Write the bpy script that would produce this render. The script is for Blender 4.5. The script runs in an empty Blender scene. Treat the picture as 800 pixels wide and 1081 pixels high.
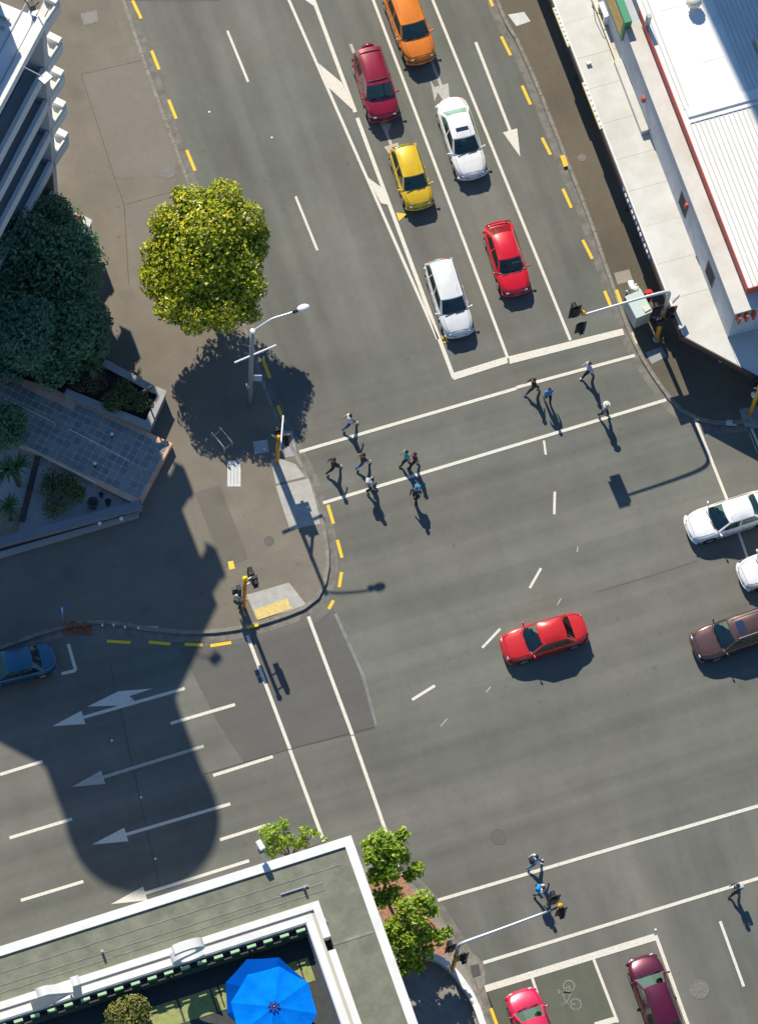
import bpy, bmesh, math, random
from mathutils import Vector, Matrix
random.seed(7)
sc = bpy.context.scene
COL = sc.collection
rad = math.radians

# ------------------------------------------------------------------ camera, sky, sun, exposure
CAM_H, FOC = 186.0, 4151.0          # a lookout deck 186 m above the crossing; focal length in photo pixels (800 px wide)
AX = ((0.9496674, 0.2754294, -0.1492329), (-0.3100027, 0.8948199, -0.3212409), (0.0450573, 0.3513346, 0.9351651))
cam = bpy.data.cameras.new('camera')
cam.sensor_fit = 'HORIZONTAL'; cam.sensor_width = 36.0; cam.lens = FOC / 800.0 * 36.0
cam.clip_start = 1.0; cam.clip_end = 3000.0
camo = bpy.data.objects.new('camera', cam); COL.objects.link(camo)
mw = Matrix(AX).to_4x4(); mw.translation = (0, 0, CAM_H); camo.matrix_world = mw
sc.camera = camo

SUN_EL = rad(41.0); SH_AZ = rad(-87.0)                       # shadows run along -Y, a little to +X
SDIR = Vector((math.cos(SH_AZ) * math.cos(SUN_EL), math.sin(SH_AZ) * math.cos(SUN_EL), -math.sin(SUN_EL)))
world = bpy.data.worlds.new('World'); sc.world = world; world.use_nodes = True
nt = world.node_tree; nt.nodes.clear()
sky = nt.nodes.new('ShaderNodeTexSky'); sky.sky_type = 'NISHITA'; sky.sun_disc = False
sky.sun_elevation = SUN_EL; sky.sun_rotation = math.atan2(-SDIR.x, -SDIR.y)
sky.air_density = 1.55; sky.dust_density = 0.0; sky.ozone_density = 10.0
bg = nt.nodes.new('ShaderNodeBackground'); bg.inputs[1].default_value = 0.094
out = nt.nodes.new('ShaderNodeOutputWorld')
nt.links.new(sky.outputs[0], bg.inputs[0]); nt.links.new(bg.outputs[0], out.inputs[0])
sl = bpy.data.lights.new('sun', 'SUN'); sl.energy = 4.9; sl.angle = rad(0.53); sl.color = (1.0, 0.93, 0.79)
so = bpy.data.objects.new('sun', sl); COL.objects.link(so)
so.rotation_euler = SDIR.to_track_quat('-Z', 'Y').to_euler(); so.location = (0, 60, 120)
vs = sc.view_settings; vs.view_transform = 'Standard'; vs.look = 'None'; vs.exposure = 0.42; vs.gamma = 1.0
vs.use_curve_mapping = False
sc.cycles.max_bounces = 6; sc.cycles.transparent_max_bounces = 8

# ------------------------------------------------------------------ helpers
def at(px, py, z=0.0):
    """ground survey: the point at height z seen at photo position (px, py)"""
    v = Matrix(AX) @ Vector((px - 400.0, 540.5 - py, -FOC))
    t = (z - CAM_H) / v.z
    return Vector((v.x * t, v.y * t, z))
def shade_of(p):            # where the shadow of p falls on the ground
    return p + SDIR * (p.z / -SDIR.z)
def unshade(g, z):          # the point at height z whose shadow falls on g
    return Vector((g.x, g.y, 0)) - SDIR * (z / -SDIR.z)

MATS = {}
def mat(name, col, rough=0.6, metal=0.0, var=0.0, scale=8.0, bump=0.0, bscale=60.0, coat=0.0, emit=None, spec=None,
        col2=None, stretch=(1, 1, 1), detail=4.0, coords='Object'):
    if name in MATS: return MATS[name]
    m = bpy.data.materials.new(name); m.use_nodes = True
    n = m.node_tree.nodes; l = m.node_tree.links; p = n['Principled BSDF']
    p.inputs['Base Color'].default_value = (*col, 1); p.inputs['Roughness'].default_value = rough
    p.inputs['Metallic'].default_value = metal
    if coat: p.inputs['Coat Weight'].default_value = coat; p.inputs['Coat Roughness'].default_value = 0.10
    if spec is not None: p.inputs['Specular IOR Level'].default_value = spec
    tc = n.new('ShaderNodeNewGeometry') if coords == 'World' else n.new('ShaderNodeTexCoord')
    src = tc.outputs['Position'] if coords == 'World' else tc.outputs['Object']
    if var or col2:
        mp = n.new('ShaderNodeMapping'); mp.inputs['Scale'].default_value = stretch; l.new(src, mp.inputs[0])
        nz = n.new('ShaderNodeTexNoise'); nz.inputs['Scale'].default_value = scale; nz.inputs['Detail'].default_value = detail
        nz.inputs['Roughness'].default_value = 0.65
        l.new(mp.outputs[0], nz.inputs['Vector'])
        mx = n.new('ShaderNodeMix'); mx.data_type = 'RGBA'
        c2 = col2 or tuple(min(1, c * (1 + var)) for c in col); c1 = col if col2 else tuple(c * (1 - var) for c in col)
        mx.inputs['A'].default_value = (*c1, 1); mx.inputs['B'].default_value = (*c2, 1)
        mr = n.new('ShaderNodeMapRange'); mr.inputs['From Min'].default_value = 0.35; mr.inputs['From Max'].default_value = 0.65
        l.new(nz.outputs['Fac'], mr.inputs['Value']); l.new(mr.outputs[0], mx.inputs['Factor'])
        l.new(mx.outputs['Result'], p.inputs['Base Color'])
    if bump:
        nb = n.new('ShaderNodeTexNoise'); nb.inputs['Scale'].default_value = bscale; nb.inputs['Detail'].default_value = 3
        l.new(src, nb.inputs['Vector'])
        b = n.new('ShaderNodeBump'); b.inputs['Strength'].default_value = bump; b.inputs['Distance'].default_value = 0.02
        l.new(nb.outputs['Fac'], b.inputs['Height']); l.new(b.outputs[0], p.inputs['Normal'])
    MATS[name] = m
    return m

def asphalt(name, base, warm, streak=0.10, along=(1, 1, 1), blotch=0.10, tyre=0.0, spots=False):
    """worn asphalt: fine aggregate, slow blotches and tyre polish stretched along the lane"""
    m = bpy.data.materials.new(name); m.use_nodes = True
    n = m.node_tree.nodes; l = m.node_tree.links; p = n['Principled BSDF']
    g = n.new('ShaderNodeNewGeometry')
    def noise(scale, st, det=4, rg=0.6):
        mp = n.new('ShaderNodeMapping'); mp.inputs['Scale'].default_value = st; l.new(g.outputs['Position'], mp.inputs[0])
        z = n.new('ShaderNodeTexNoise'); z.inputs['Scale'].default_value = scale; z.inputs['Detail'].default_value = det
        z.inputs['Roughness'].default_value = rg; l.new(mp.outputs[0], z.inputs['Vector']); return z.outputs['Fac']
    def rng(v, a, b, c, d):
        r = n.new('ShaderNodeMapRange'); r.inputs['From Min'].default_value = a; r.inputs['From Max'].default_value = b
        r.inputs['To Min'].default_value = c; r.inputs['To Max'].default_value = d; l.new(v, r.inputs['Value']); return r.outputs[0]
    def mul(a, b):
        r = n.new('ShaderNodeMath'); r.operation = 'MULTIPLY'; l.new(a, r.inputs[0]); l.new(b, r.inputs[1]); return r.outputs[0]
    f = rng(noise(0.16, (1, 1, 1), 5), 0.3, 0.7, 1 - blotch, 1 + blotch)
    f = mul(f, rng(noise(0.9, along, 4), 0.3, 0.7, 1 - streak, 1 + streak))
    f = mul(f, rng(noise(3.0, (1, 1, 1), 6, 0.75), 0.3, 0.7, 0.95, 1.05))
    f = mul(f, rng(noise(45, (1, 1, 1), 3, 0.8), 0.25, 0.75, 0.84, 1.16))
    if spots:     # trodden gum, drips and small stains
        for sc2, lo, hi, val in ((1.3, .05, .07, .72), (2.1, .035, .05, 1.35), (.35, .10, .22, .90)):
            vo = n.new('ShaderNodeTexVoronoi'); vo.inputs['Scale'].default_value = sc2; l.new(g.outputs['Position'], vo.inputs['Vector'])
            f = mul(f, rng(vo.outputs['Distance'], lo, hi, val, 1.0))
    if tyre:      # polished wheel tracks: along Y on the approaches, along X across the junction; oil drips and scuffs
        sp = n.new('ShaderNodeSeparateXYZ'); l.new(g.outputs['Position'], sp.inputs[0])
        a = rng(noise(1.0, (0.75, 0.018, 1), 3, .5), 0.32, 0.68, 1 - tyre, 1 + tyre * .7)
        b = rng(noise(1.0, (0.02, 0.8, 1), 3, .5), 0.32, 0.68, 1 - tyre, 1 + tyre * .7)
        k1 = rng(sp.outputs['Y'], 69.0, 74.0, 0, 1); k2 = rng(sp.outputs['Y'], 42.0, 46.0, 1, 0)
        km = n.new('ShaderNodeMath'); km.operation = 'MAXIMUM'; l.new(k1, km.inputs[0]); l.new(k2, km.inputs[1])
        ab_ = n.new('ShaderNodeMix'); l.new(km.outputs[0], ab_.inputs['Factor']); l.new(b, ab_.inputs['A']); l.new(a, ab_.inputs['B'])
        f = mul(f, ab_.outputs['Result'])
        f = mul(f, rng(noise(2.3, (1, 1, 1), 2, .4), 0.70, 0.78, 1.0, 0.80))
        f = mul(f, rng(noise(7.0, (1, 1, 1), 2, .4), 0.74, 0.80, 1.0, 0.72))
        f = mul(f, rng(noise(11.0, (1, 1, 1), 1, .4), 0.76, 0.80, 1.0, 1.35))
    mx = n.new('ShaderNodeMix'); mx.data_type = 'RGBA'; mx.inputs['A'].default_value = (*base, 1); mx.inputs['B'].default_value = (*warm, 1)
    l.new(rng(noise(0.10, (1, 1, 1), 3), 0.35, 0.65, 0, 1), mx.inputs['Factor'])
    sc_ = n.new('ShaderNodeVectorMath'); sc_.operation = 'SCALE'; l.new(mx.outputs['Result'], sc_.inputs[0]); l.new(f, sc_.inputs['Scale'])
    l.new(sc_.outputs[0], p.inputs['Base Color'])
    p.inputs['Roughness'].default_value = 0.86; p.inputs['Specular IOR Level'].default_value = 0.25
    b = n.new('ShaderNodeBump'); b.inputs['Strength'].default_value = 0.25; b.inputs['Distance'].default_value = 0.01
    l.new(noise(60, (1, 1, 1), 3, 0.7), b.inputs['Height']); l.new(b.outputs[0], p.inputs['Normal'])
    MATS[name] = m; return m

def paint_mark(name, col, under, wear=0.5):
    """road paint, scuffed through to the asphalt in small patches"""
    m = bpy.data.materials.new(name); m.use_nodes = True
    n = m.node_tree.nodes; l = m.node_tree.links; p = n['Principled BSDF']
    g = n.new('ShaderNodeNewGeometry')
    a = n.new('ShaderNodeTexNoise'); a.inputs['Scale'].default_value = 9; a.inputs['Detail'].default_value = 8; a.inputs['Roughness'].default_value = 0.75
    l.new(g.outputs['Position'], a.inputs['Vector'])
    r = n.new('ShaderNodeMapRange'); r.inputs['From Min'].default_value = 0.60 - 0.2 * wear; r.inputs['From Max'].default_value = 0.80 - 0.1 * wear
    r.inputs['To Max'].default_value = 0.75; l.new(a.outputs['Fac'], r.inputs['Value'])
    mx = n.new('ShaderNodeMix'); mx.data_type = 'RGBA'; mx.inputs['A'].default_value = (*col, 1); mx.inputs['B'].default_value = (*under, 1)
    l.new(r.outputs[0], mx.inputs['Factor']); l.new(mx.outputs['Result'], p.inputs['Base Color']); p.inputs['Roughness'].default_value = 0.7
    MATS[name] = m; return m

def obj(name, bm_or_mesh, material=None, parent=None, smooth=False):
    if isinstance(bm_or_mesh, bmesh.types.BMesh):
        me = bpy.data.meshes.new(name); bm_or_mesh.normal_update(); bm_or_mesh.to_mesh(me); bm_or_mesh.free()
    else: me = bm_or_mesh
    if material is not None and not me.materials: me.materials.append(material)
    if smooth:
        for p in me.polygons: p.use_smooth = True
    o = bpy.data.objects.new(name, me); COL.objects.link(o)
    if parent is not None: o.parent = parent
    return o
def tag(o, label=None, cat=None, group=None, kind=None):
    if label: o['label'] = label
    if cat: o['category'] = cat
    if group: o['group'] = group
    if kind: o['kind'] = kind
    return o
def thing(name, label, cat, loc=(0, 0, 0), rz=0.0, group=None):
    o = bpy.data.objects.new(name, None); COL.objects.link(o); o.empty_display_size = 0.3
    o.location = loc; o.rotation_euler = (0, 0, rz)
    return tag(o, label, cat, group)
def NB(): return bmesh.new()
def add_box(bm, c, s, rz=0.0, M=None):
    m = Matrix.Translation(c) @ Matrix.Rotation(rz, 4, 'Z') @ Matrix.Diagonal((*s, 1))
    if M is not None: m = M @ m
    return bmesh.ops.create_cube(bm, size=1.0, matrix=m)['verts']
def bevel_all(bm, w=0.01, seg=1):
    bmesh.ops.bevel(bm, geom=list(bm.edges), offset=w, segments=seg, affect='EDGES', profile=0.5)
def add_prism(bm, poly, z0, z1):
    """poly: list of (x, y[, z ignored]); counter-clockwise or not, it is fixed"""
    pts = [(p[0], p[1]) for p in poly]
    a = sum(pts[i][0] * pts[(i + 1) % len(pts)][1] - pts[(i + 1) % len(pts)][0] * pts[i][1] for i in range(len(pts)))
    if a < 0: pts.reverse()
    lo = [bm.verts.new((x, y, z0)) for x, y in pts]; hi = [bm.verts.new((x, y, z1)) for x, y in pts]
    bm.faces.new(hi); bm.faces.new(list(reversed(lo)))
    n = len(pts)
    for i in range(n): bm.faces.new((lo[i], lo[(i + 1) % n], hi[(i + 1) % n], hi[i]))
def add_sheet(bm, poly, z):
    pts = [(p[0], p[1]) for p in poly]
    a = sum(pts[i][0] * pts[(i + 1) % len(pts)][1] - pts[(i + 1) % len(pts)][0] * pts[i][1] for i in range(len(pts)))
    if a < 0: pts.reverse()
    bm.faces.new([bm.verts.new((x, y, z)) for x, y in pts])
def add_tube(bm, pts, r, seg=8, cap=True):
    pts = [Vector(p) for p in pts]; rs = r if isinstance(r, (list, tuple)) else [r] * len(pts)
    rings = []; prev = None
    for i, p in enumerate(pts):
        d = (pts[min(i + 1, len(pts) - 1)] - pts[max(i - 1, 0)]).normalized()
        if prev is None:
            u = d.cross(Vector((0, 0, 1)) if abs(d.z) < 0.9 else Vector((1, 0, 0))).normalized()
        else: u = (prev - d * prev.dot(d)).normalized()
        prev = u; w = d.cross(u)
        rings.append([bm.verts.new(p + (u * math.cos(a) + w * math.sin(a)) * rs[i]) for a in [2 * math.pi * k / seg for k in range(seg)]])
    for a, b in zip(rings, rings[1:]):
        for k in range(seg): bm.faces.new((a[k], a[(k + 1) % seg], b[(k + 1) % seg], b[k]))
    if cap: bm.faces.new(list(reversed(rings[0]))); bm.faces.new(rings[-1])
def add_lathe(bm, prof, seg=16, M=None):
    """prof: (radius, z) pairs"""
    rings = []
    for r, z in prof:
        ring = []
        for k in range(seg):
            a = 2 * math.pi * k / seg; v = Vector((r * math.cos(a), r * math.sin(a), z))
            ring.append(bm.verts.new(M @ v if M is not None else v))
        rings.append(ring)
    for a, b in zip(rings, rings[1:]):
        for k in range(seg): bm.faces.new((a[k], a[(k + 1) % seg], b[(k + 1) % seg], b[k]))
    bm.faces.new(list(reversed(rings[0]))); bm.faces.new(rings[-1])
def smooth_path(pts, n=4):
    """Catmull-Rom through the points"""
    P = [Vector(p) for p in pts]; o = []
    for i in range(len(P) - 1):
        a, b, c, d = P[max(i - 1, 0)], P[i], P[i + 1], P[min(i + 2, len(P) - 1)]
        for k in range(n):
            t = k / n
            o.append(0.5 * ((2 * b) + (c - a) * t + (2 * a - 5 * b + 4 * c - d) * t * t + (3 * b - 3 * c + d - a) * t ** 3))
    o.append(P[-1]); return o
def offset_path(pts, d):
    o = []
    for i, p in enumerate(pts):
        t = (pts[min(i + 1, len(pts) - 1)] - pts[max(i - 1, 0)]); t.z = 0; t.normalize()
        o.append(p + Vector((t.y, -t.x, 0)) * d)       # d > 0: to the right of travel
    return o

# ------------------------------------------------------------------ materials
ROAD_N = asphalt('road_asphalt', (0.131, 0.135, 0.115), (0.139, 0.132, 0.113), 0.07, (0.9, 0.5, 1), 0.12, tyre=0.17)
PAVE = asphalt('footpath_asphalt', (0.158, 0.138, 0.108), (0.182, 0.158, 0.124), 0.06, (1, 1, 1), 0.13, tyre=0.04, spots=True)
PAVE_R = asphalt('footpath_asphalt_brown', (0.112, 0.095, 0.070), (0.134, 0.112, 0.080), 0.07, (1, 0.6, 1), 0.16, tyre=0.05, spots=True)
PATCH_D = asphalt('patch_asphalt_dark', (0.106, 0.101, 0.090), (0.112, 0.106, 0.095), 0.06, (0.4, 1, 1), 0.05)
PATCH_P = asphalt('patch_footpath', (0.185, 0.160, 0.130), (0.172, 0.152, 0.126), 0.04, (1, 1, 1), 0.06)
GREEN_A = asphalt('green_cycle_asphalt', (0.100, 0.106, 0.078), (0.108, 0.110, 0.084), 0.10, (1, 0.3, 1), 0.12)
CONC = mat('kerb_concrete', (0.205, 0.186, 0.155), 0.85, var=0.22, scale=3.0, bump=0.3, coords='World')
CONC_D = mat('gutter_concrete', (0.155, 0.142, 0.120), 0.88, var=0.25, scale=2.0, bump=0.3, coords='World')
CONC_L = mat('ramp_concrete', (0.36, 0.345, 0.31), 0.85, var=0.10, scale=3.0, bump=0.2, coords='World')
WHITE_L = paint_mark('white_road_paint', (0.62, 0.58, 0.49), (0.16, 0.155, 0.14), 0.45)
WHITE_T = paint_mark('worn_white_road_paint', (0.45, 0.425, 0.37), (0.14, 0.135, 0.12), 0.9)
YEL_L = paint_mark('yellow_road_paint', (0.78, 0.47, 0.02), (0.2, 0.15, 0.06), 0.3)
YEL_T = mat('yellow_tactile', (0.62, 0.47, 0.16), 0.8, var=0.12, scale=6, coords='World')

# ------------------------------------------------------------------ the ground: road, footpaths, kerbs, markings
bm = NB(); add_sheet(bm, [(-700, -700), (700, -700), (700, 800), (-700, 800)], 0.0)
road = tag(obj('road', bm, ROAD_N), kind='structure')

def G2(pts, z=0.0): return [at(x, y, z) for x, y in pts]
ZP = 0.13
KERB_NW = [(132 - 140, -380), (132 - 70, -190), (132, 0), (149, 50), (168, 104), (191, 167), (215, 230), (243, 300), (268, 370), (287, 425), (309, 470), (326, 505), (338, 537),
           (345, 565), (348, 590), (346, 612), (337, 632), (320, 645), (290, 656), (262, 664), (230, 669), (200, 670), (160, 667), (122, 660), (95, 659),
           (60, 666), (0, 687), (-80, 712), (-300, 780)]
KERB_NE = [(340, -480), (430, -240), (522, 0), (541, 38), (562, 84), (590, 155), (618, 226), (645, 304), (660, 345), (674, 376), (690, 401), (705, 422), (718, 435), (738, 445), (765, 449), (800, 444), (900, 415), (1100, 355)]
KERB_SW = [(-300, 1120), (-100, 1060), (150, 985), (330, 925), (385, 913), (416, 922), (440, 938), (461, 962), (477, 987), (489, 1008), (498, 1030), (507, 1055), (520, 1090), (560, 1200), (640, 1420)]
def kerb(px, side, label, far):
    """kerb stones one by one along the path, the gutter as a strip on the road side; side +1: road lies to the right of travel"""
    path = smooth_path(G2(px, 0), 5)
    root = thing('kerb', label, 'kerb'); root['kind'] = 'structure'
    del root['category']
    # even spacing
    pts = [path[0]]; L = 0.92; acc = 0.0
    for a, b in zip(path, path[1:]):
        seg = (b - a).length; s = 0.0
        while acc + seg - s >= L:
            s += L - acc; acc = 0.0; pts.append(a + (b - a) * (s / seg))
        acc += seg - s
    stone_bm = NB(); add_box(stone_bm, (0, 0, ZP / 2 - 0.045), (0.915, 0.20, ZP + 0.10)); bevel_all(stone_bm, 0.012)
    me = bpy.data.meshes.new('kerb_stone'); stone_bm.to_mesh(me); stone_bm.free(); me.materials.append(CONC)
    for a, b in zip(pts, pts[1:]):
        c = (a + b) / 2; d = b - a
        if not (-3 < c.x - 4 < 60 and 28 < c.y < 102): continue
        o = obj('kerb_stone', me, None, root); n = Vector((d.y, -d.x, 0)).normalized()
        o.location = c - n * side * 0.10 + Vector((0, 0, random.uniform(0.0, 0.006))); o.rotation_euler = (0, 0, math.atan2(d.y, d.x) + random.uniform(-.004, .004))
    a = offset_path(path, side * 0.004); b = offset_path(path, side * 0.42)
    bm = NB()
    va = [bm.verts.new((p.x, p.y, 0.006)) for p in a]; vb = [bm.verts.new((p.x, p.y, 0.006)) for p in b]
    for i in range(len(va) - 1):
        bm.faces.new((va[i], vb[i], vb[i + 1], va[i + 1]) if side < 0 else (va[i], va[i + 1], vb[i + 1], vb[i]))
    bmesh.ops.recalc_face_normals(bm, faces=bm.faces)
    for f in bm.faces:
        if f.normal.z < 0: f.normal_flip()
    obj('gutter', bm, CONC_D, root)
    return path
def footpath(name, path, side, far, material, z=ZP):
    inner = offset_path(path, -side * 0.195)
    bm = NB(); add_prism(bm, [(p.x, p.y) for p in inner] + far, -0.3, z)
    bmesh.ops.triangulate(bm, faces=bm.faces[:])
    return tag(obj(name, bm, material), kind='structure')
pNW = kerb(KERB_NW, -1, 'concrete kerb stones curving round the corner with the tree', None)
pNE = kerb(KERB_NE, 1, 'kerb stones beside the shop canopy', None)
pSW = kerb(KERB_SW, -1, 'kerb round the corner with the rooftop terrace', None)
fNW = footpath('footpath', pNW, -1, [(-120, pNW[-1].y), (-120, 260), (pNW[0].x, 260)], PAVE)
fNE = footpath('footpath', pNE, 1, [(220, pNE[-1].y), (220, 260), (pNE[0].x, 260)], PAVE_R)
fSW = footpath('footpath', pSW, -1, [(pSW[-1].x, -60), (-120, -60), (-120, pSW[0].y)], mat('pale_paving', (0.23, 0.215, 0.185), 0.85, var=0.15, scale=2.0, bump=.2, coords='World'))

def sheet(name, px, z, m, parent, h=None):
    bm = NB(); add_sheet(bm, G2(px, z), z); return obj(name, bm, m, parent)
def line(name, a, b, w, m=WHITE_L, z=0.010, parent=None):
    A, B = at(*a), at(*b); d = (B - A).normalized(); n = Vector((d.y, -d.x, 0)) * w / 2
    bm = NB()
    k = max(1, int((B - A).length / 3)); L = [A + (B - A) * (i / k) for i in range(k + 1)]
    v = [(bm.verts.new((p + n).to_tuple()[:2] + (z,)), bm.verts.new((p - n).to_tuple()[:2] + (z,))) for p in L]
    for (a1, a2), (b1, b2) in zip(v, v[1:]): bm.faces.new((a1, b1, b2, a2))
    for f in bm.faces:
        f.normal_update()
        if f.normal.z < 0: f.normal_flip()
    return obj(name, bm, m, parent or road)

# asphalt patches and seams
sheet('asphalt_patch', [(190, 684), (262, 679), (300, 672), (328, 661), (352, 642), (377, 700), (396, 769), (372, 776), (306, 791), (258, 806), (228, 760)], 0.004, PATCH_D, road)
#sheet('asphalt_patch', [(636, 616), (700, 585), (800, 560), (900, 535), (900, 610), (790, 640), (700, 650), (650, 650)], 0.004, PATCH_D, road)
TAR = mat('tar_seam', (0.035, 0.035, 0.037), 0.5)
PALE = mat('pale_seam', (0.17, 0.17, 0.165), 0.8, var=.2, scale=2)
line('tar_seam', (215, 818), (306, 791), 0.05, TAR, 0.007); line('tar_seam', (306, 791), (395, 768), 0.06, TAR, 0.007)
line('pale_seam', (354, 648), (384, 715), 0.16, PALE, 0.007); line('pale_seam', (384, 715), (397, 766), 0.13, PALE, 0.007)
line('tar_seam', (630, 625), (690, 607), 0.04, mat('faded_seam', (.085, .085, .08), .8), 0.007); line('tar_seam', (690, 607), (736, 592), 0.025, mat('faded_seam', (.085, .085, .08), .8), 0.007)
line('tar_seam', (116, 700), (168, 935), 0.05, mat('faded_seam', (.085, .085, .08), .8), 0.007)
line('tar_seam', (128, 0), (232, 0), 0.04, TAR, 0.007)
sheet('asphalt_patch', [(86, 78), (150, 63), (186, 168), (184, 186), (121, 187)], ZP + 0.004, PATCH_P, fNW)
sheet('asphalt_patch', [(131, 216), (185, 200), (212, 250), (150, 300)], ZP + 0.004, PATCH_P, fNW)
sheet('asphalt_patch', [(205, 520), (232, 512), (262, 590), (236, 600)], ZP + 0.004, asphalt('patch_footpath_dark', (.135, .118, .095), (.142, .124, .10), .04, (1, 1, 1), .06, spots=True), fNW)
SEAM = mat('footpath_seam', (0.075, 0.065, 0.055), 0.9)
for a, b in (((86, 78), (121, 187)), ((121, 187), (131, 216)), ((86, 78), (150, 63)), ((131, 216), (185, 201)), ((131, 216), (136, 300))):
    A, B = at(*a, ZP), at(*b, ZP)
    bm = NB(); add_tube(bm, [A + Vector((0, 0, -0.012)), B + Vector((0, 0, -0.012))], 0.022, 6); obj('seam', bm, SEAM, fNW)

# white lines: approach from the top of the picture
W1 = 0.13
line('lane_line', (304 - 90, -208), (462, 358), 0.15); line('lane_line', (332 - 75, -200), (375, 118), 0.20); line('lane_line', (377, 124), (479, 399), 0.20)
line('lane_line', (394 - 75, -200), (536, 378), 0.15); line('lane_line', (456 - 80, -200), (602, 359), 0.15)
def poly(name, px, m=WHITE_L, z=0.010, parent=None): return sheet(name, px, z, m, parent or road)
poly('chevron_bar', [(336, 66), (361, 87), (373, 116), (347, 92)], z=0.014); poly('chevron_bar', [(387, 186), (402, 197), (410, 216), (402, 214)], z=0.014)
poly('chevron_bar', [(304, -28), (325, -14), (333, 7), (316, -5)], z=0.014)
poly('stop_line', [(477, 394), (535, 376), (536, 383), (479, 401)], z=0.014); poly('stop_line', [(537, 376), (657, 346.5), (659, 353), (538, 384)], z=0.014)
line('crossing_line', (316, 477), (545, 410), 0.17, z=0.014); line('crossing_line', (545, 409), (670, 375), 0.17, z=0.014); line('crossing_line', (341, 531), (703, 422), 0.17, z=0.014)
line('lane_dash', (240, 32), (262, 86), 0.13); line('lane_dash', (312, 207), (335, 264), 0.13); line('lane_dash', (172, -140), (196, -82), 0.13)
def arrow(tail, tip, hw, hl, w=0.16, m=WHITE_L):
    A, B = at(*tail), at(*tip); d = (B - A).normalized(); n = Vector((d.y, -d.x, 0)); C = B - d * hl
    bm = NB()
    z = 0.010
    for q in ([A + n * w / 2, A - n * w / 2, C - n * w / 2, C + n * w / 2], [C + n * hw, C - n * hw, B]):
        add_sheet(bm, q, z)
    return obj('lane_arrow', bm, m, road)
arrow((502, 44), (549, 165), 0.40, 1.6); arrow((424, -18), (476, 117), 0.40, 1.6, m=WHITE_T); arrow((370, 46), (424, 180), 0.4, 1.6, m=WHITE_T)
poly('turn_arrow_head', [(454, 84), (462, 97), (459, 107)], WHITE_T, 0.014); poly('turn_arrow_head', [(400, 128), (413, 130), (408, 143)], WHITE_T, 0.014)
poly('yellow_mark', [(418, 224), (430, 225.5), (421, 233)], YEL_L, 0.014)
poly('yellow_mark', [(466, 354), (470, 354), (474, 361), (468, 362)], YEL_L, 0.018)
# yellow no-stopping dashes
for a, b in (((140, 0), (149, 19)), ((160, 53), (168, 73)), ((178, 105), (186, 125)), ((197, 158), (206, 180)), ((277, 378), (285, 399)), ((293, 428), (300, 446)),
             ((346, 533), (352, 553)), ((356, 570), (361, 589)), ((360.5, 604), (358, 620)), ((352, 634), (347, 643)), ((529, 38), (539, 58)), ((551, 90), (560, 110)), ((572, 145), (581, 163)),
             ((594, 199), (603, 219)), ((615, 253), (625, 273)), ((638, 307), (645, 324)), ((113, 677), (138, 678.5)), ((157, 678), (180, 680)), ((195, 680.5), (214, 681)), ((222, 682), (244, 678.5)),
             ((518, 1065), (525, 1084)), ((512, -14), (520, 6))):
    line('yellow_dash', a, b, 0.16, YEL_L, 0.012)
# cross street: turn dashes through the junction
for a, b, w in (((574, 465), (576, 480), .11), ((585.5, 519), (585, 543), .13), ((571, 600), (559, 621), .13), ((528, 664), (509, 684), .13), ((459, 724), (435, 739), .15), ((592, 632), (588, 639), .05), ((518, 725), (513, 731), .05), ((472, 759), (465, 767), .05), ((610, 577), (609, 583), .05)):
    line('turn_dash', a, b, w, WHITE_L if w > .06 else WHITE_T)
line('lane_line', (733, 441), (768, 529), 0.15); line('lane_line', (768, 529), (790, 592), 0.13); line('lane_line', (793, 452), (804, 478), 0.13)
# left leg
for a, b in (((180, 764), (248, 744)), ((225, 819), (288, 799)), ((232, 887), (280, 872)), ((0, 818), (45, 804)), ((10, 885), (76, 865)), ((22, 951), (88, 931)), ((-66, 838), (-20, 824))):
    line('lane_dash', a, b, 0.16)
arrow((195, 727), (55, 767), 0.36, 1.6); arrow((215, 788), (76, 831), 0.36, 1.6, m=WHITE_T); arrow((243, 849), (97, 892), 0.36, 1.75); arrow((263, 909), (117, 955), 0.36, 1.75)
poly('turn_arrow_head', [(92.6, 746), (125, 730), (122, 737), (130, 745)], WHITE_L, 0.014); poly('turn_arrow_head', [(125, 730), (161, 727), (136.5, 735), (143, 741), (130, 745), (122, 737)], WHITE_L, 0.014)
line('parking_mark', (72, 680), (80, 708), 0.16); line('parking_mark', (80, 708), (65, 711.5), 0.16, z=0.014)
line('crossing_line', (261, 671), (306, 791), 0.17, z=0.014); line('crossing_line', (306, 792), (346, 900), 0.17, z=0.014)
line('crossing_line', (325.5, 651), (372, 776), 0.17, z=0.014); line('crossing_line', (372, 777), (425, 929), 0.17, z=0.014)
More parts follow.
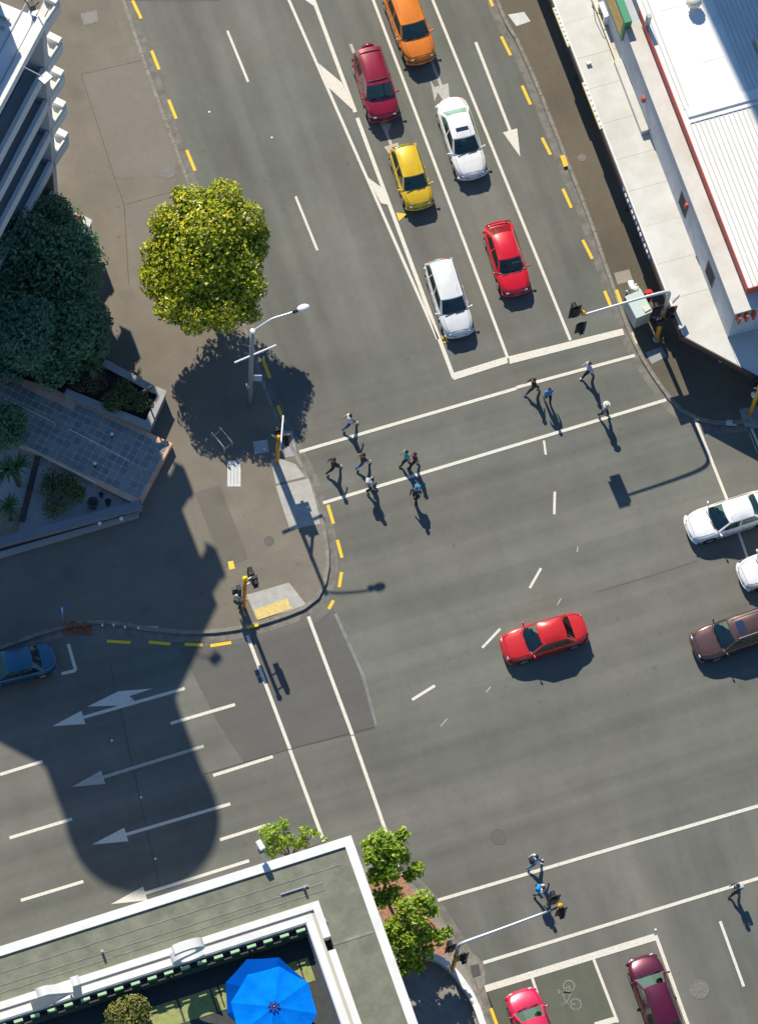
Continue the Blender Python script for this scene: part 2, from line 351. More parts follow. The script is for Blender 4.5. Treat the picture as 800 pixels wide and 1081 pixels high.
# bottom leg
line('crossing_line', (462, 951), (620, 904), 0.17, z=0.014); line('crossing_line', (620, 904), (900, 822), 0.17, z=0.014); line('crossing_line', (510, 1017), (900, 897), 0.17, z=0.014)
poly('stop_line', [(511, 1041), (690, 986), (693, 993), (513, 1048)], z=0.018)
sheet('cycle_box', [(513, 1046), (626, 1013), (690, 1190), (570, 1230)], 0.006, GREEN_A, road)
line('lane_line', (692, 988), (765, 1190), 0.17, z=0.014); line('lane_line', (561, 1031), (610, 1180), 0.14, z=0.014); line('lane_line', (626, 1012), (652, 1080), 0.14, z=0.014)
poly('stop_line', [(627, 1080), (651, 1073), (653, 1079), (629, 1086)], z=0.018)
line('lane_dash', (760, 973), (785, 1042), 0.14)
STUD = mat('road_stud', (0.75, 0.75, 0.72), 0.4)
for x, y in ((559, 1028), (625, 1009), (692, 982), (118, 782), (149, 842), (164, 907), (287, 145), (221, 118)):
    p = at(x, y); bm = NB(); add_lathe(bm, [(0.06, 0.0), (0.055, 0.02), (0.03, 0.03)], 10, Matrix.Translation((p.x, p.y, 0.008))); obj('road_stud', bm, STUD, road)
# painted bicycle in the cycle box
bc = at(604, 1051); u = (at(608, 1062) - at(600, 1040)).normalized(); w = Vector((u.y, -u.x, 0))
bm = NB()
def b2(a, c): return bc + u * a + w * c
def thin(pts, r=0.02):
    for p, q in zip(pts, pts[1:]):
        d = (q - p).normalized(); n = Vector((d.y, -d.x, 0)) * r; add_sheet(bm, [p + n, p - n, q - n, q + n], 0.012)
R = 0.27
for cy in (-0.48, 0.48):
    thin([b2(cy + R * math.cos(t), R * math.sin(t)) for t in [2 * math.pi * k / 18 for k in range(19)]], 0.028)
thin([b2(-.48, 0), b2(-.12, .02), b2(.30, .42), b2(-.30, .42), b2(-.12, .02), b2(-.36, .55)], .025); thin([b2(.48, 0), b2(.30, .42), b2(.24, .62), b2(.36, .66)], .025); thin([b2(-.48, 0), b2(-.30, .42)], .025); thin([b2(-.46, .56), b2(-.26, .56)], .035)
obj('bicycle_symbol', bm, mat('faded_bicycle_paint', (.21, .21, .17), .8, var=.3, scale=9), road)

# covers, ramps and plates let into the surfaces
IRON = mat('cast_iron', (0.085, 0.075, 0.065), 0.6, var=.3, scale=14, bump=.4, bscale=25)
IRON_L = mat('cast_iron_pale', (0.15, 0.135, 0.12), 0.65, var=.3, scale=14, bump=.4, bscale=25)
def manhole(px, py, r, z, parent, m, spokes=False):
    p = at(px, py, z); bm = NB()
    M = Matrix.Translation((p.x, p.y, z))
    add_lathe(bm, [(r, 0.0), (r, 0.010), (r * .86, 0.010), (r * .84, 0.004), (r * .05, 0.006)], 28, M)
    if spokes:
        for k in range(8):
            a = k * math.pi / 4; add_box(bm, (p.x + .5 * r * math.cos(a), p.y + .5 * r * math.sin(a), z + .008), (r * .62, r * .12, .008), a)
        add_lathe(bm, [(r * .22, 0.0), (r * .22, 0.013), (r * .1, 0.013)], 14, M)
    obj('manhole_cover', bm, m, parent)
manhole(526, 884, .40, 0, road, IRON); manhole(738, 1045, .48, 0, road, IRON_L, True)
manhole(95, 18, .38, ZP, fNW, IRON_L); manhole(177, 181, .40, ZP, fNW, IRON_L, True); manhole(614, 166, .22, ZP, fNE, IRON_L); manhole(284, 571, .26, ZP, fNW, IRON); manhole(60, 709, .3, 0, road, IRON_L)
def plate(name, px, m, parent, z=ZP + .008, th=.03):
    bm = NB(); add_prism(bm, G2(px, z), z - th, z); return obj(name, bm, m, parent)
GALV = mat('galvanised_plate', (0.50, 0.50, 0.48), 0.5, var=.08, scale=4)
plate('service_plate', [(240, 486), (254, 486), (254, 513.5), (240, 513.5)], GALV, fNW)
for k in range(1, 4): plate('plate_rib', [(240 + 3.5 * k - .4, 488), (240 + 3.5 * k + .4, 488), (240 + 3.5 * k + .4, 511), (240 + 3.5 * k - .4, 511)], mat('plate_groove', (.3, .3, .29), .6), fNW, ZP + .014, .012)
plate('service_plate', [(267, 466), (282, 464), (284, 477), (269, 479)], mat('service_plate_grey', (0.34, 0.35, 0.35), 0.5, var=.1, scale=4), fNW)
plate('crossing_ramp', [(291, 513), (326, 505), (336, 540), (338, 553), (306, 559)], CONC_L, fNW)
plate('crossing_ramp', [(286, 485), (296, 484), (312, 490), (322, 503), (291, 511)], CONC_L, fNW, ZP + .004)
plate('crossing_ramp', [(298, 455), (309, 455), (314, 481), (301, 483)], mat('grey_pad', (.27, .275, .27), .8, var=.1), fNW)
plate('crossing_ramp', [(260, 628), (305, 615), (323, 638), (306, 645), (271, 654)], CONC_L, fNW)
# yellow tactile tiles, one by one
a0, a1, a2 = at(268, 644.5, ZP), at(303.5, 632.5, ZP), at(272, 654.5, ZP)
ux = (a1 - a0); vx = (a2 - a0); NTX, NTY = 6, 2
tb = NB(); add_box(tb, (0, 0, 0), (ux.length / NTX - .012, .30, .022))
for i in range(5):
    for j in range(5): add_lathe(tb, [(.018, .010), (.012, .0165)], 6, Matrix.Translation(((i - 2) * .058, (j - 2) * .055, 0)))
tme = bpy.data.meshes.new('tactile_tile'); tb.to_mesh(tme); tb.free(); tme.materials.append(YEL_T)
for i in range(NTX):
    for j in range(NTY):
        o = obj('tactile_tile', tme, None, fNW); o.location = a0 + ux * ((i + .5) / NTX) + vx * ((j + .5) / NTY) + Vector((0, 0, .014)); o.rotation_euler = (0, 0, math.atan2(ux.y, ux.x))
plate('yellow_plate', [(240.5, 593), (246, 592), (248, 600), (242, 601.5)], mat('yellow_cover', (.75, .50, .03), .6), fNW)
plate('yellow_kerb_mark', [(260, 661), (272, 658), (273, 661), (261, 664)], YEL_L, fNW, ZP + .012)
plate('service_plate', [(648, 288), (664, 284), (668, 296), (652, 300)], mat('brown_plate', (.26, .22, .185), .7, var=.1), fNE)
plate('yellow_kerb_mark', [(591, 164), (596, 163), (600, 174), (595, 176)], YEL_L, fNE, ZP + .012); plate('yellow_kerb_mark', [(649, 306), (652, 305), (658, 321), (654, 322)], YEL_L, fNE, ZP + .012)
plate('yellow_kerb_mark', [(666, 351), (668, 350), (673, 362), (671, 363)], mat('pale_yellow', (.55, .48, .28), .8), fNE, ZP + .012)
plate('crossing_ramp', [(681, 372), (698, 366), (704, 376), (688, 384)], mat('grey_pad', (.27, .275, .27)), fNE)
plate('crossing_ramp', [(780, 432), (800, 428), (800, 452), (786, 450)], mat('grey_pad', (.27, .275, .27)), fNE)
plate('service_plate', [(767, 443), (778, 444), (777, 449.5), (766, 448.5)], GALV, fNE)
bm = NB(); add_prism(bm, G2([(14 + 533 - 547 + 536, 15), (553, 12), (560, 22), (545, 27)], ZP), ZP - .02, ZP + .008); obj('service_plate', bm, GALV, fNE)
plate('service_plate', [(85, 14), (102, 10), (104, 22), (89, 26)], mat('pale_plate', (.2, .185, .165), .8), fNW)
# corner at the bottom: concrete nose with its drain, brick paving, curved white edge
plate('drain_nose', [(487, 1006), (497, 1006), (506, 1012), (512, 1024), (512, 1040), (507, 1048), (499, 1032)], CONC, road, .02, .02)
gp = G2([(496, 1020), (505, 1018), (508, 1030), (499, 1033)], 0)
gb = NB(); add_prism(gb, gp, 0.0, 0.026); drain = obj('drain_grate', gb, IRON, road)
for k in range(6):
    t = (k + .5) / 6; A = gp[0].lerp(gp[3], t); B = gp[1].lerp(gp[2], t); bm = NB(); add_box(bm, ((A + B) / 2 + Vector((0, 0, .03))), ((B - A).length, .025, .014), math.atan2((B - A).y, (B - A).x)); obj('grate_bar', bm, mat('grate_steel', (.05, .05, .05), .5), drain)
BRICKP = mat('terracotta_paving', (0.34, 0.17, 0.10), 0.85, var=.2, scale=5, coords='World')
b0 = at(396, 948, ZP); bu = (at(440, 1010, ZP) - b0).normalized(); bv = Vector((bu.y, -bu.x, 0)); 
if bv.x < 0: bv = -bv
pb = NB(); add_box(pb, (0, 0, 0), (.385, .185, .03)); pme = bpy.data.meshes.new('paver'); pb.to_mesh(pme); pb.free(); pme.materials.append(BRICKP)
for i in range(-2, 11):
    for j in range(-1, 9):
        o = obj('paver', pme, None, fSW); p = b0 + bu * (.40 * i + (.2 if j % 2 else 0)) + bv * (.20 * j)
        o.location = p + Vector((0, 0, .004 + random.uniform(0, .004))); o.rotation_euler = (0, 0, math.atan2(bu.y, bu.x))
cw = smooth_path(G2([(446, 1010), (461, 1014), (475, 1024), (488, 1040), (499, 1058), (508, 1081), (530, 1150)], ZP), 5)
bm = NB(); i1 = offset_path(cw, .16); i2 = offset_path(cw, -.16)
add_prism(bm, [p for p in i1] + [p for p in reversed(i2)], ZP, ZP + .45); bmesh.ops.triangulate(bm, faces=[f for f in bm.faces if len(f.verts) > 4])
tag(obj('low_wall', bm, mat('white_plaster', (.68, .67, .64), .8, var=.1, scale=2, bump=.1)), 'low white curved wall on the corner beside the drain grate', 'wall')

# ------------------------------------------------------------------ buildings
WHITE = mat('white_render', (.70, .69, .665), .75, col2=(.60, .585, .55), scale=.9, detail=9, bump=.08, bscale=20, coords='World')
WHITE_R = mat('white_roof_sheet', (.69, .68, .655), .7, var=.06, scale=.8, coords='World')
WARMW = mat('weathered_white_roof', (.60, .585, .545), .8, col2=(.49, .46, .395), scale=.45, detail=10, coords='World')
SPAN = mat('pale_spandrel', (.56, .58, .60), .7, var=.06, scale=1, coords='World')
GLASSD = mat('dark_window_glass', (.05, .10, .135), .08, spec=.6)
FRAME = mat('dark_frame', (.03, .03, .032), .5)
GREYM = mat('grey_metal', (.42, .43, .44), .4, metal=.6)
STEEL = mat('galvanised_steel', (.52, .54, .55), .38, metal=.7)
RED = mat('red_fascia_paint', (.52, .085, .055), .6, var=.12, scale=3)

# --- corner block with balconies (top left)
RZ = 20.4
A = at(61, 0, RZ); F0 = at(0, 115, RZ); dF = (F0 - A); dF.z = 0; dF.normalize()
nO = Vector((-dF.y, dF.x, 0))
if nO.x < 0: nO = -nO                                           # outward, to the south-east
S = A + dF * 12.8
wd = (at(0, 762) - at(62, 795)); wd.z = 0; wd.normalize()
WW = S + wd * 34; N_ = A - nO * 26; NW_ = WW - nO * 14 + wd * 4
blk = thing('corner_building', 'white corner block with stacked corner balconies and a flat white roof', 'building', (A.x, A.y, 0))
def rel(p, o): return (p[0] - o.location.x, p[1] - o.location.y)
def part_prism(name, pts, z0, z1, m, parent, root=None, bev=0):
    r = root or parent; bm = NB(); add_prism(bm, [rel(p, r) for p in pts], z0, z1)
    if bev: bevel_all(bm, bev)
    return obj(name, bm, m, parent)
ins = lambda p, d: p - nO * d
core = part_prism('wall', [ins(A, 1.15) + dF * 1.1, ins(S, 1.15), WW + nO * 0 - Vector((0, 0, 0)), NW_, N_ + dF * 1.1], 0.0, RZ - .45, mat('facade_wall', (.36, .42, .47), .8, var=.06, scale=1), blk)
rf = part_prism('roof', [A + dF * 1.15, S, WW, NW_, N_ + dF * 1.15], RZ - .45, RZ - .12, mat('white_membrane', (.68, .68, .67), .7, var=.04, scale=1.2, coords='World'), blk)
def strip(name, p, q, w, z0, z1, m, parent, root, side=1):
    """a wall piece along p-q, w thick to the inside"""
    d = (q - p); d.z = 0; d.normalize(); n = Vector((-d.y, d.x, 0)) * w * side
    return part_prism(name, [p, q, q + n, p + n], z0, z1, m, parent, root)
strip('parapet', A + dF * 1.15, S, .42, RZ - .12, RZ + .22, WHITE, rf, blk, -1 if (Vector((-dF.y, dF.x, 0)).dot(nO) > 0) else 1)
pin = ins(A, .95)
for k, (off, w, h) in enumerate(((1.35, .05, .04), (.62, .04, .03))):
    strip('roof_seam', ins(A, off) + dF * .1, ins(S, off), w, RZ - .12, RZ - .12 + h, mat('roof_seam_grey', (.30, .31, .33), .6), rf, blk, 1)
for off in (.4, 1.6, 2.0):     # service rails across the roof
    p = A + dF * off * 1.2 - nO * 1.6; bm = NB(); add_box(bm, (*rel(p - nO * 4, blk), RZ + .02), (8, .10 if off > .5 else .22, .14), math.atan2(nO.y, nO.x)); obj('roof_rail', bm, mat('roof_seam_grey', (.3, .31, .33)), rf)
bm = NB(); q = A + dF * .9 - nO * .9
for k in range(5):
    a = k * 1.3; add_tube(bm, [(*rel(q, blk), RZ), (rel(q, blk)[0] + .35 * math.cos(a), rel(q, blk)[1] + .35 * math.sin(a), RZ + .5 + .1 * k)], .03, 6)
add_box(bm, (*rel(q, blk), RZ + .25), (.3, .25, .5)); obj('roof_antenna', bm, FRAME, rf)
# unseen box added on the roof so that its shade lies across the edge
hp = 4.0; P_ = at(20, 67, RZ - .1); C_ = P_ - SDIR * (hp / -SDIR.z)
part_prism('shade_box', [C_ + nO * .3, C_ - nO * 9, C_ - nO * 9 + dF * 8, C_ + nO * .3 + dF * 8], RZ - .12, RZ - .1 + hp, SPAN, blk)
# floodlight on an arm hanging over the facade
p0 = at(21, 68, RZ + .2); p1 = at(48, 82, RZ - .1)
bm = NB(); add_tube(bm, [(*rel(p0, blk), RZ + .2), (*rel(p1, blk), RZ - .1)], .035, 6); obj('lamp_arm', bm, STEEL, rf)
bm = NB(); add_box(bm, (*rel(p1, blk), RZ - .12), (.55, .42, .16), .5); obj('flood_lamp', bm, GREYM, rf)
FL = [15.3, 11.85, 8.4, 4.95]
gl = None
for zf in FL + [1.5]:
    strip('spandrel', A + dF * 1.5 - nO * .1, S - nO * .1, .22, zf - .35, zf + .62, SPAN, blk, blk, -1 if (Vector((-dF.y, dF.x, 0)).dot(nO) > 0) else 1)
    strip('floor_slab', A + dF * 1.5 - nO * .33, S - nO * .33, .86, zf - .35, zf - .05, mat('slab_grey', (.42, .45, .48), .8), blk, blk, -1 if (Vector((-dF.y, dF.x, 0)).dot(nO) > 0) else 1)
    for k in range(5):
        a = A + dF * (2.0 + k * 2.1) - nO * 1.13; b = a + dF * 1.95
        w_ = strip('window', a, b, .05, zf + .1, zf + 2.75, FRAME, blk, blk, 1 if (Vector((-dF.y, dF.x, 0)).dot(nO) > 0) else -1)
        strip('pane', a + dF * .08 + nO * .055, b - dF * .08 + nO * .055, .02, zf + .18, zf + 2.67, GLASSD, w_, blk, 1 if (Vector((-dF.y, dF.x, 0)).dot(nO) > 0) else -1)
# corner pier
pc = at(50.5, 206, 0)
bm = NB(); add_box(bm, (*rel(pc, blk), RZ / 2 - .25), (.62, .95, RZ - .5), math.atan2(dF.y, dF.x) + .5); obj('corner_pier', bm, mat('pier_render', (.62, .62, .63), .8, var=.05, scale=1), blk)
strip('end_wall', A + dF * 1.05 - nO * .15, A + dF * 1.05 - nO * 6, .4, 0, RZ - .46, mat('end_wall_render', (.55, .52, .52), .8), blk, blk, 1)
bal_px = [(52.5, 33), (65.5, 39.5), (62.8, 45), (49.5, 65), (45.5, 58), (45, 47)]
bxy = [at(x, y, 16.2) for x, y in bal_px]
cb = sum(bxy, Vector()) / len(bxy)
for zf in [19.35] + FL:
    b_ = part_prism('balcony', bxy, zf - .12, zf + .58, mat('balcony_floor', (.60, .585, .53), .8), blk)
    ob = NB()
    outer = bxy[:4]; n_ = len(outer)
    for i in range(3):
        p, q2 = outer[i], outer[i + 1]; d = (q2 - p).normalized(); nn = Vector((-d.y, d.x, 0))
        if nn.dot(cb - p) < 0: nn = -nn
        add_prism(ob, [rel(v, blk) for v in (p, q2, q2 + nn * (.34 if i == 0 else .09), p + nn * (.34 if i == 0 else .09))], zf + .5, zf + (.95 if i == 0 else .80) + .004 * i)
        add_prism(ob, [rel(v, blk) for v in (p - nn * .02, q2 - nn * .02, q2, p)], zf - .42, zf + .5 + .003 * i)
    obj('parapet', ob, WHITE, b_)
# round stair tower on the roof: it throws the tongue of shade on the street
CZ = 31.0
cc = unshade(at(152, 868), CZ); RR = 3.72
bm = NB(); add_lathe(bm, [(RR - .1, 0), (RR - .1, CZ - .5), (RR, CZ - .5), (RR, CZ), (RR - .4, CZ + .02)], 48, Matrix.Translation((*rel(cc, blk), 0))); o = obj('stair_tower', bm, WHITE, blk, False)
for k in range(6):
    bm = NB(); a = k * math.pi / 3; add_box(bm, (rel(cc, blk)[0] + (RR - .09) * math.cos(a), rel(cc, blk)[1] + (RR - .09) * math.sin(a), 24), (.08, .9, 4), a); obj('window', bm, GLASSD, o)

# --- shop building with canopy (right)
ZC, ZL, ZR = 3.5, 6.5, 7.5
sw = at(776, 331, ZL); XW = sw.x; YS = sw.y
shop = thing('shop_building', 'white shop building with ribbed metal roof, red fascia and street canopy', 'building', (XW, YS, 0))
def rb(name, x0, x1, y0, y1, z0, z1, m, parent, bev=0):
    bm = NB(); add_box(bm, ((x0 + x1) / 2 - XW, (y0 + y1) / 2 - YS, (z0 + z1) / 2), (x1 - x0, y1 - y0, z1 - z0))
    if bev: bevel_all(bm, bev)
    return obj(name, bm, m, parent)
XR = at(790, 302, ZR).x; YR = at(792, 302, ZR).y               # roof corner
YT = 120.0; XE = XW + 26
rb('wall', XW, XE, YS, YT, 0, ZL - .02, mat('shop_wall', (.46, .49, .53), .8, var=.1, scale=1.2), shop)
YLn = at(668, 26, ZL).y
led = rb('ledge', XW - .05, XW + 1.6, YS - .05, YLn, ZL - .02, ZL + .10, WARMW, shop)
rb('upper_wall', XR, XE, YR, YLn, ZL - .02, ZR - .06, RED, shop)
rb('upper_wall', XR + .06, XE, YLn, YT, ZL - .02, ZR - .06, mat('grey_wall', (.50, .50, .50), .8), shop)
roof = rb('roof', XR - .04, XE, YR - .06, YT, ZR - .06, ZR, WHITE_R, shop)
rb('fascia', XR - .085, XR - .042, YR - .1, YLn + .3, ZR - .42, ZR + .03, RED, roof); rb('fascia', XR - .085, XE, YR - .11, YR - .065, ZR - .42, ZR + .03, RED, roof)
# flashing across the roof
fy0 = at(727, 122, ZR).y
fl = rb('flashing', XR + .25, XE - .1, fy0 - .12, fy0 + .42, ZR, ZR + .10, WHITE_R, roof, .02); rb('flashing_edge', XR + .25, XE - .1, fy0 - .42, fy0 - .26, ZR, ZR + .06, WHITE_R, roof)
rbm = NB(); x = XR + .22
xflat = at(735, 60, ZR).x - .2
while x < XR + 9:
    add_box(rbm, (x - XW, (YR + fy0 - .45) / 2 - YS, ZR + .024), (.05, fy0 - .47 - YR, .06))
    if x < xflat - .9 or x > xflat + 2.0: add_box(rbm, (x - XW, (fy0 + .43 + 105) / 2 - YS, ZR + .024), (.05, 105 - fy0 - .43, .06))
    x += .255
ribs = obj('roof_rib', rbm, mat('rib_beige', (.50, .47, .41), .7), roof); ribs['kind'] = 'stuff'
for x0, x1, y0, y1 in ((xflat - .7, xflat + .38, fy0 + .45, fy0 + 6), (xflat + .42, xflat + 1.6, fy0 + .45, fy0 + 2.6), (xflat + .42, xflat + 1.6, fy0 + 2.63, fy0 + 5.4), (xflat - .7, xflat + .38, fy0 + 6.03, fy0 + 11)):
    rb('roof_sheet', x0, x1, y0, y1, ZR, ZR + .012, WHITE_R, roof, .004)
tv = at(731, 6, ZR)
bm = NB(); add_lathe(bm, [(.16, 0), (.16, .3), (.34, .36), (.40, .52), (.36, .68), (.22, .80), (.04, .84)], 18, Matrix.Translation((tv.x - XW, tv.y - YS, ZR))); tvo = obj('turbine_vent', bm, mat('vent_cream', (.74, .66, .50), .5, metal=.2), roof, True)
for k in range(12):
    a = k * math.pi / 6; bm = NB(); add_box(bm, (tv.x - XW + .385 * math.cos(a), tv.y - YS + .385 * math.sin(a), ZR + .52), (.03, .06, .30), a + .5); obj('vent_blade', bm, STEEL, tvo)
av = at(799, 50, ZR); rb('roof_unit', av.x - .1, av.x + 1.2, av.y - .3, av.y + .4, ZR, ZR + .7, GREYM, roof, .03)
# windows in the upper west wall and the red brackets under the ledge
for k, (px, py) in enumerate(((744, 292), (718, 218))):
    p = at(px, py, 4.6); w_ = rb('window', XW - .03, XW + .02, p.y - .5, p.y + .5, 4.1, 5.5, FRAME, shop); rb('pane', XW - .038, XW - .032, p.y - .43, p.y + .43, 4.18, 5.42, mat('dull_dark_glass', (.02, .03, .04), .6, spec=.1), w_)
for k in range(3): rb('bracket', XW + .12 + k * .4, XW + .24 + k * .4, YS - .32, YS - .002, ZL - .75, ZL - .06, RED, shop)
#rb('cornice', XW - .16, XW - .002, YS + .02, YLn, ZL - .32, ZL - .20, mat('shop_wall', (.7, .7, .7)), shop)
p = at(752, 205, 5.4); rb('wall_flag', XW - .16, XW - .01, at(741, 213, 5.4).y - .06, at(741, 213, 5.4).y + .08, 5.3, 5.7, RED, shop)
p = at(689, 103, 5.0); rb('wall_flag', XW - .16, XW - .01, p.y - .08, p.y + .1, 4.9, 5.4, RED, shop)
sx = at(668, 8, 5.4); sg = rb('projecting_sign', XW - .12, XW + .28, sx.y - 1.6, sx.y + 1.4, 5.3, 7.3, mat('green_sign', (.04, .24, .11), .5), shop, .02)
rb('sign_panel', XW - .135, XW - .123, sx.y - 1.4, sx.y + 1.2, 5.6, 7.0, mat('orange_sign_print', (.80, .33, .12), .5, col2=(.75, .6, .12), scale=3), sg)
rb('roof_finial', XR - .1, XR + .12, at(689, 24, ZR).y - .1, at(689, 24, ZR).y + .1, ZR, ZR + 1.0, GREYM, roof)
# canopy: panel by panel
cl0, cl1 = at(583, 0, ZC), at(720, 354, ZC)
can = thing('canopy', 'long off white shop canopy over the footpath with a cut corner', 'canopy', (cl1.x, cl1.y, 0))
XC = lambda y: cl1.x + (cl0.x - cl1.x) * (y - cl1.y) / (cl0.y - cl1.y)
cs = at(800, 397, ZC); slope = (cs.y - cl1.y) / (cs.x - cl1.x)
ycut = cl1.y; xj = XW - .006
def cpan(y0, y1, extra=None):
    pts = [(XC(y0), y0), (xj, y0), (xj, y1), (XC(y1), y1)] if extra is None else extra
    bm = NB(); add_prism(bm, [(p[0] - cl1.x, p[1] - cl1.y) for p in pts], ZC - .10, ZC + random.uniform(0, .012)); bevel_all(bm, .003); obj('canopy_panel', bm, WARMW, can)
y = ycut + .004; 
while y < 112: 
    h = 2.05 + random.uniform(-.25, .25); cpan(y, y + h - .008); y += h
yx = ycut + slope * (xj - XC(ycut))
cpan(0, 0, [(XC(ycut), ycut), (xj, ycut), (xj, yx)])
cpan(0, 0, [(xj + .02, yx), (xj + .02, YS - .01), (XW + 9, YS - .01), (XW + 9, ycut + slope * (XW + 9 - XC(ycut)))])
BRN = mat('canopy_fascia_brown', (.075, .05, .045), .6)
def cstrip(name, p, q, w, z0, z1, m):
    d = (Vector(q) - Vector(p)).normalized(); n = Vector((d.y, -d.x)) * w
    bm = NB(); add_prism(bm, [(v[0] - cl1.x, v[1] - cl1.y) for v in (Vector(p), Vector(q), Vector(q) + n, Vector(p) + n)], z0, z1); return obj(name, bm, m, can)
cstrip('fascia', (XC(112), 112), (XC(ycut), ycut), .07, ZC - .42, ZC + .045, BRN)
cstrip('fascia', (XC(ycut), ycut), (XW + 9, ycut + slope * (XW + 9 - XC(ycut))), .07, ZC - .42, ZC + .045, BRN)
cstrip('rim', (XC(112) + .09, 112), (XC(ycut) + .09, ycut), .085, ZC + .013, ZC + .05, WHITE)
# underside posts stay out of view; gutter box, pipe, vent and cooling unit on top
def crel(px, py, z=ZC): p = at(px, py, z); return (p.x - cl1.x, p.y - cl1.y, z)
a, b = at(664, 62, ZC), at(691, 138, ZC)
bm = NB(); add_box(bm, (xj - .22 - cl1.x, (a.y + b.y) / 2 - cl1.y, ZC + .18), (.42, abs(a.y - b.y), .34)); bevel_all(bm, .02); obj('gutter_box', bm, WARMW, can)
bm = NB(); add_tube(bm, [(xj - .30 - cl1.x, a.y - cl1.y, ZC + .28), (xj - .30 - cl1.x, a.y + 12 - cl1.y, ZC + .28)], .06, 8); obj('gutter_pipe', bm, mat('cream_pipe', (.72, .62, .40), .5), can)
bm = NB(); c = crel(637, 18); add_box(bm, (c[0], c[1], ZC + .50), (.42, .95, .9)); bevel_all(bm, .03); ac = obj('cooling_unit', bm, mat('unit_white', (.75, .75, .74), .5), can)
bm = NB(); M_ = Matrix.Translation((c[0] - .22, c[1], ZC + .5)) @ Matrix.Rotation(math.pi / 2, 4, 'Y'); add_lathe(bm, [(.34, -.01), (.34, .02), (.28, .02), (.1, .03)], 18, M_); obj('fan_grille', bm, FRAME, ac)
bm = NB(); add_tube(bm, [(c[0] - .1, c[1] - .3, ZC + .9), (c[0] - .45, c[1] - .1, ZC + .9), (c[0] - .5, c[1] + .5, ZC + .5), (c[0] - .3, c[1] + .9, ZC + .05)], .025, 6); obj('hose', bm, FRAME, ac)
bm = NB(); c = crel(621, 67); add_box(bm, (c[0], c[1], ZC + .1), (.26, .16, .16)); obj('small_vent', bm, WHITE, can)
for (p, q) in (((582, 9), (598, 50)), ((613, 88), (632, 137))):
    A1, B1 = at(*p, ZC), at(*q, ZC); d = (B1 - A1); d.z = 0; L = d.length; d.normalize(); rz = math.atan2(d.y, d.x); c = (A1 + B1) / 2 + Vector((.17, 0, 0))
    n = Vector((d.y, -d.x, 0)); n = n if n.x < 0 else -n
    bm = NB(); cc_ = c + n * .02 - cl1; add_box(bm, (cc_.x, cc_.y, ZC + .02), (L, .16, .16), rz); bevel_all(bm, .015); sgn = obj('fascia_sign', bm, mat('sign_white', (.72, .72, .70), .4), can)
    bm = NB(); c2 = c + n * .115 - cl1; add_box(bm, (c2.x, c2.y, ZC + .06), (L, .03, .10), rz); obj('yellow_trim', bm, mat('sign_yellow', (.72, .5, .10), .5), sgn)
    for k in range(9):
        bm = NB(); c3 = c + n * .02 + d * (L * ((k + .5) / 9 - .5)) - cl1; add_box(bm, (c3.x, c3.y, ZC + .11), (.10, .12, .03), rz); obj('sign_clip', bm, GREYM, sgn)
A1, B1 = at(657, 197, ZC), at(686, 274, ZC); d = B1 - A1; d.z = 0; L = d.length; d.normalize(); rz = math.atan2(d.y, d.x)
for k in range(13):
    c = A1 + d * (L * (k + .5) / 13) + Vector((.0, 0, 0)) - cl1; bm = NB(); add_box(bm, (c.x, c.y, ZC - .04), (L / 13 * .62, .05, .22), rz); obj('sign_letter', bm, mat('sign_letter_white', (.7, .72, .78), .4) if k % 3 else mat('sign_letter_blue', (.12, .2, .5), .4), can)
for k in range(4):
    bm = NB(); yy = ycut + .8 + k * 8; add_tube(bm, [(XC(yy) + .5 - cl1.x, yy - cl1.y, 0.1), (XC(yy) + .5 - cl1.x, yy - cl1.y, ZC - .1)], .06, 8); obj('post', bm, BRN, can)

# --- tall block north of the shop, out of the picture: its shade lies on the ribbed roof
e0 = unshade(at(752, 26, ZR) - Vector((0, 0, ZR)), 0)      # a point of the shade edge on the roof
sd = Vector((SDIR.x, SDIR.y, 0)).normalized(); e0 = at(744, 10, ZR)
tb_ = e0 - sd * 26
tall = thing('office_tower', 'tall pale office block north of the ribbed shop roof', 'building', (tb_.x, tb_.y, 0))
bm = NB(); add_box(bm, (11, 9, 20), (22, 18, 40)); obj('wall', bm, SPAN, tall)
bm = NB(); add_box(bm, (11, 9, 40.2), (22.4, 18.4, .5)); obj('roof', bm, WHITE_R, tall)
for k in range(11):
    for j in range(8):
        bm = NB(); add_box(bm, (1.6 + j * 2.6, -.02, 3 + k * 3.4), (1.9, .05, 2.1)); obj('window', bm, GLASSD, tall)

# --- building with roof terrace (bottom left)
ZB = 9.0
o0 = at(370.5, 882, ZB); o1 = at(-60, 1018.5, ZB); o2 = at(462, 1140, ZB)
ter = thing('terrace_building', 'building with white edged green grey flat roof and sunken roof terrace', 'building', (o0.x, o0.y, 0))
dl = (o1 - o0); dl.z = 0; dl.normalize(); dr = (o2 - o0); dr.z = 0; dr.normalize()
tp = lambda a, b: o0 + dl * a + dr * b                         # a metres to the left, b metres towards the camera
def tq(name, a0, a1, b0, b1, z0, z1, m, parent=ter, bev=0): return part_prism(name, [tp(a0, b0), tp(a1, b0), tp(a1, b1), tp(a0, b1)], z0, z1, m, parent, ter, bev)
def ab(px, py, z):                                             # roof coordinates of a photo position
    v = at(px, py, z) - Vector((o0.x, o0.y, z)); det = dl.x * dr.y - dl.y * dr.x
    return ((v.x * dr.y - v.y * dr.x) / det, (dl.x * v.y - dl.y * v.x) / det)
LA, LB = 26.0, 16.0
a_in, b_in = ab(336, 951, ZB + .25); a_co, b_co = ab(323.5, 974, ZB + .25)   # outer and inner corner of the inner parapet
tq('wall', .12, LA, .12, LB, 0, 7.9, mat('terrace_wall', (.22, .22, .22), .8, var=.06), bev=0)
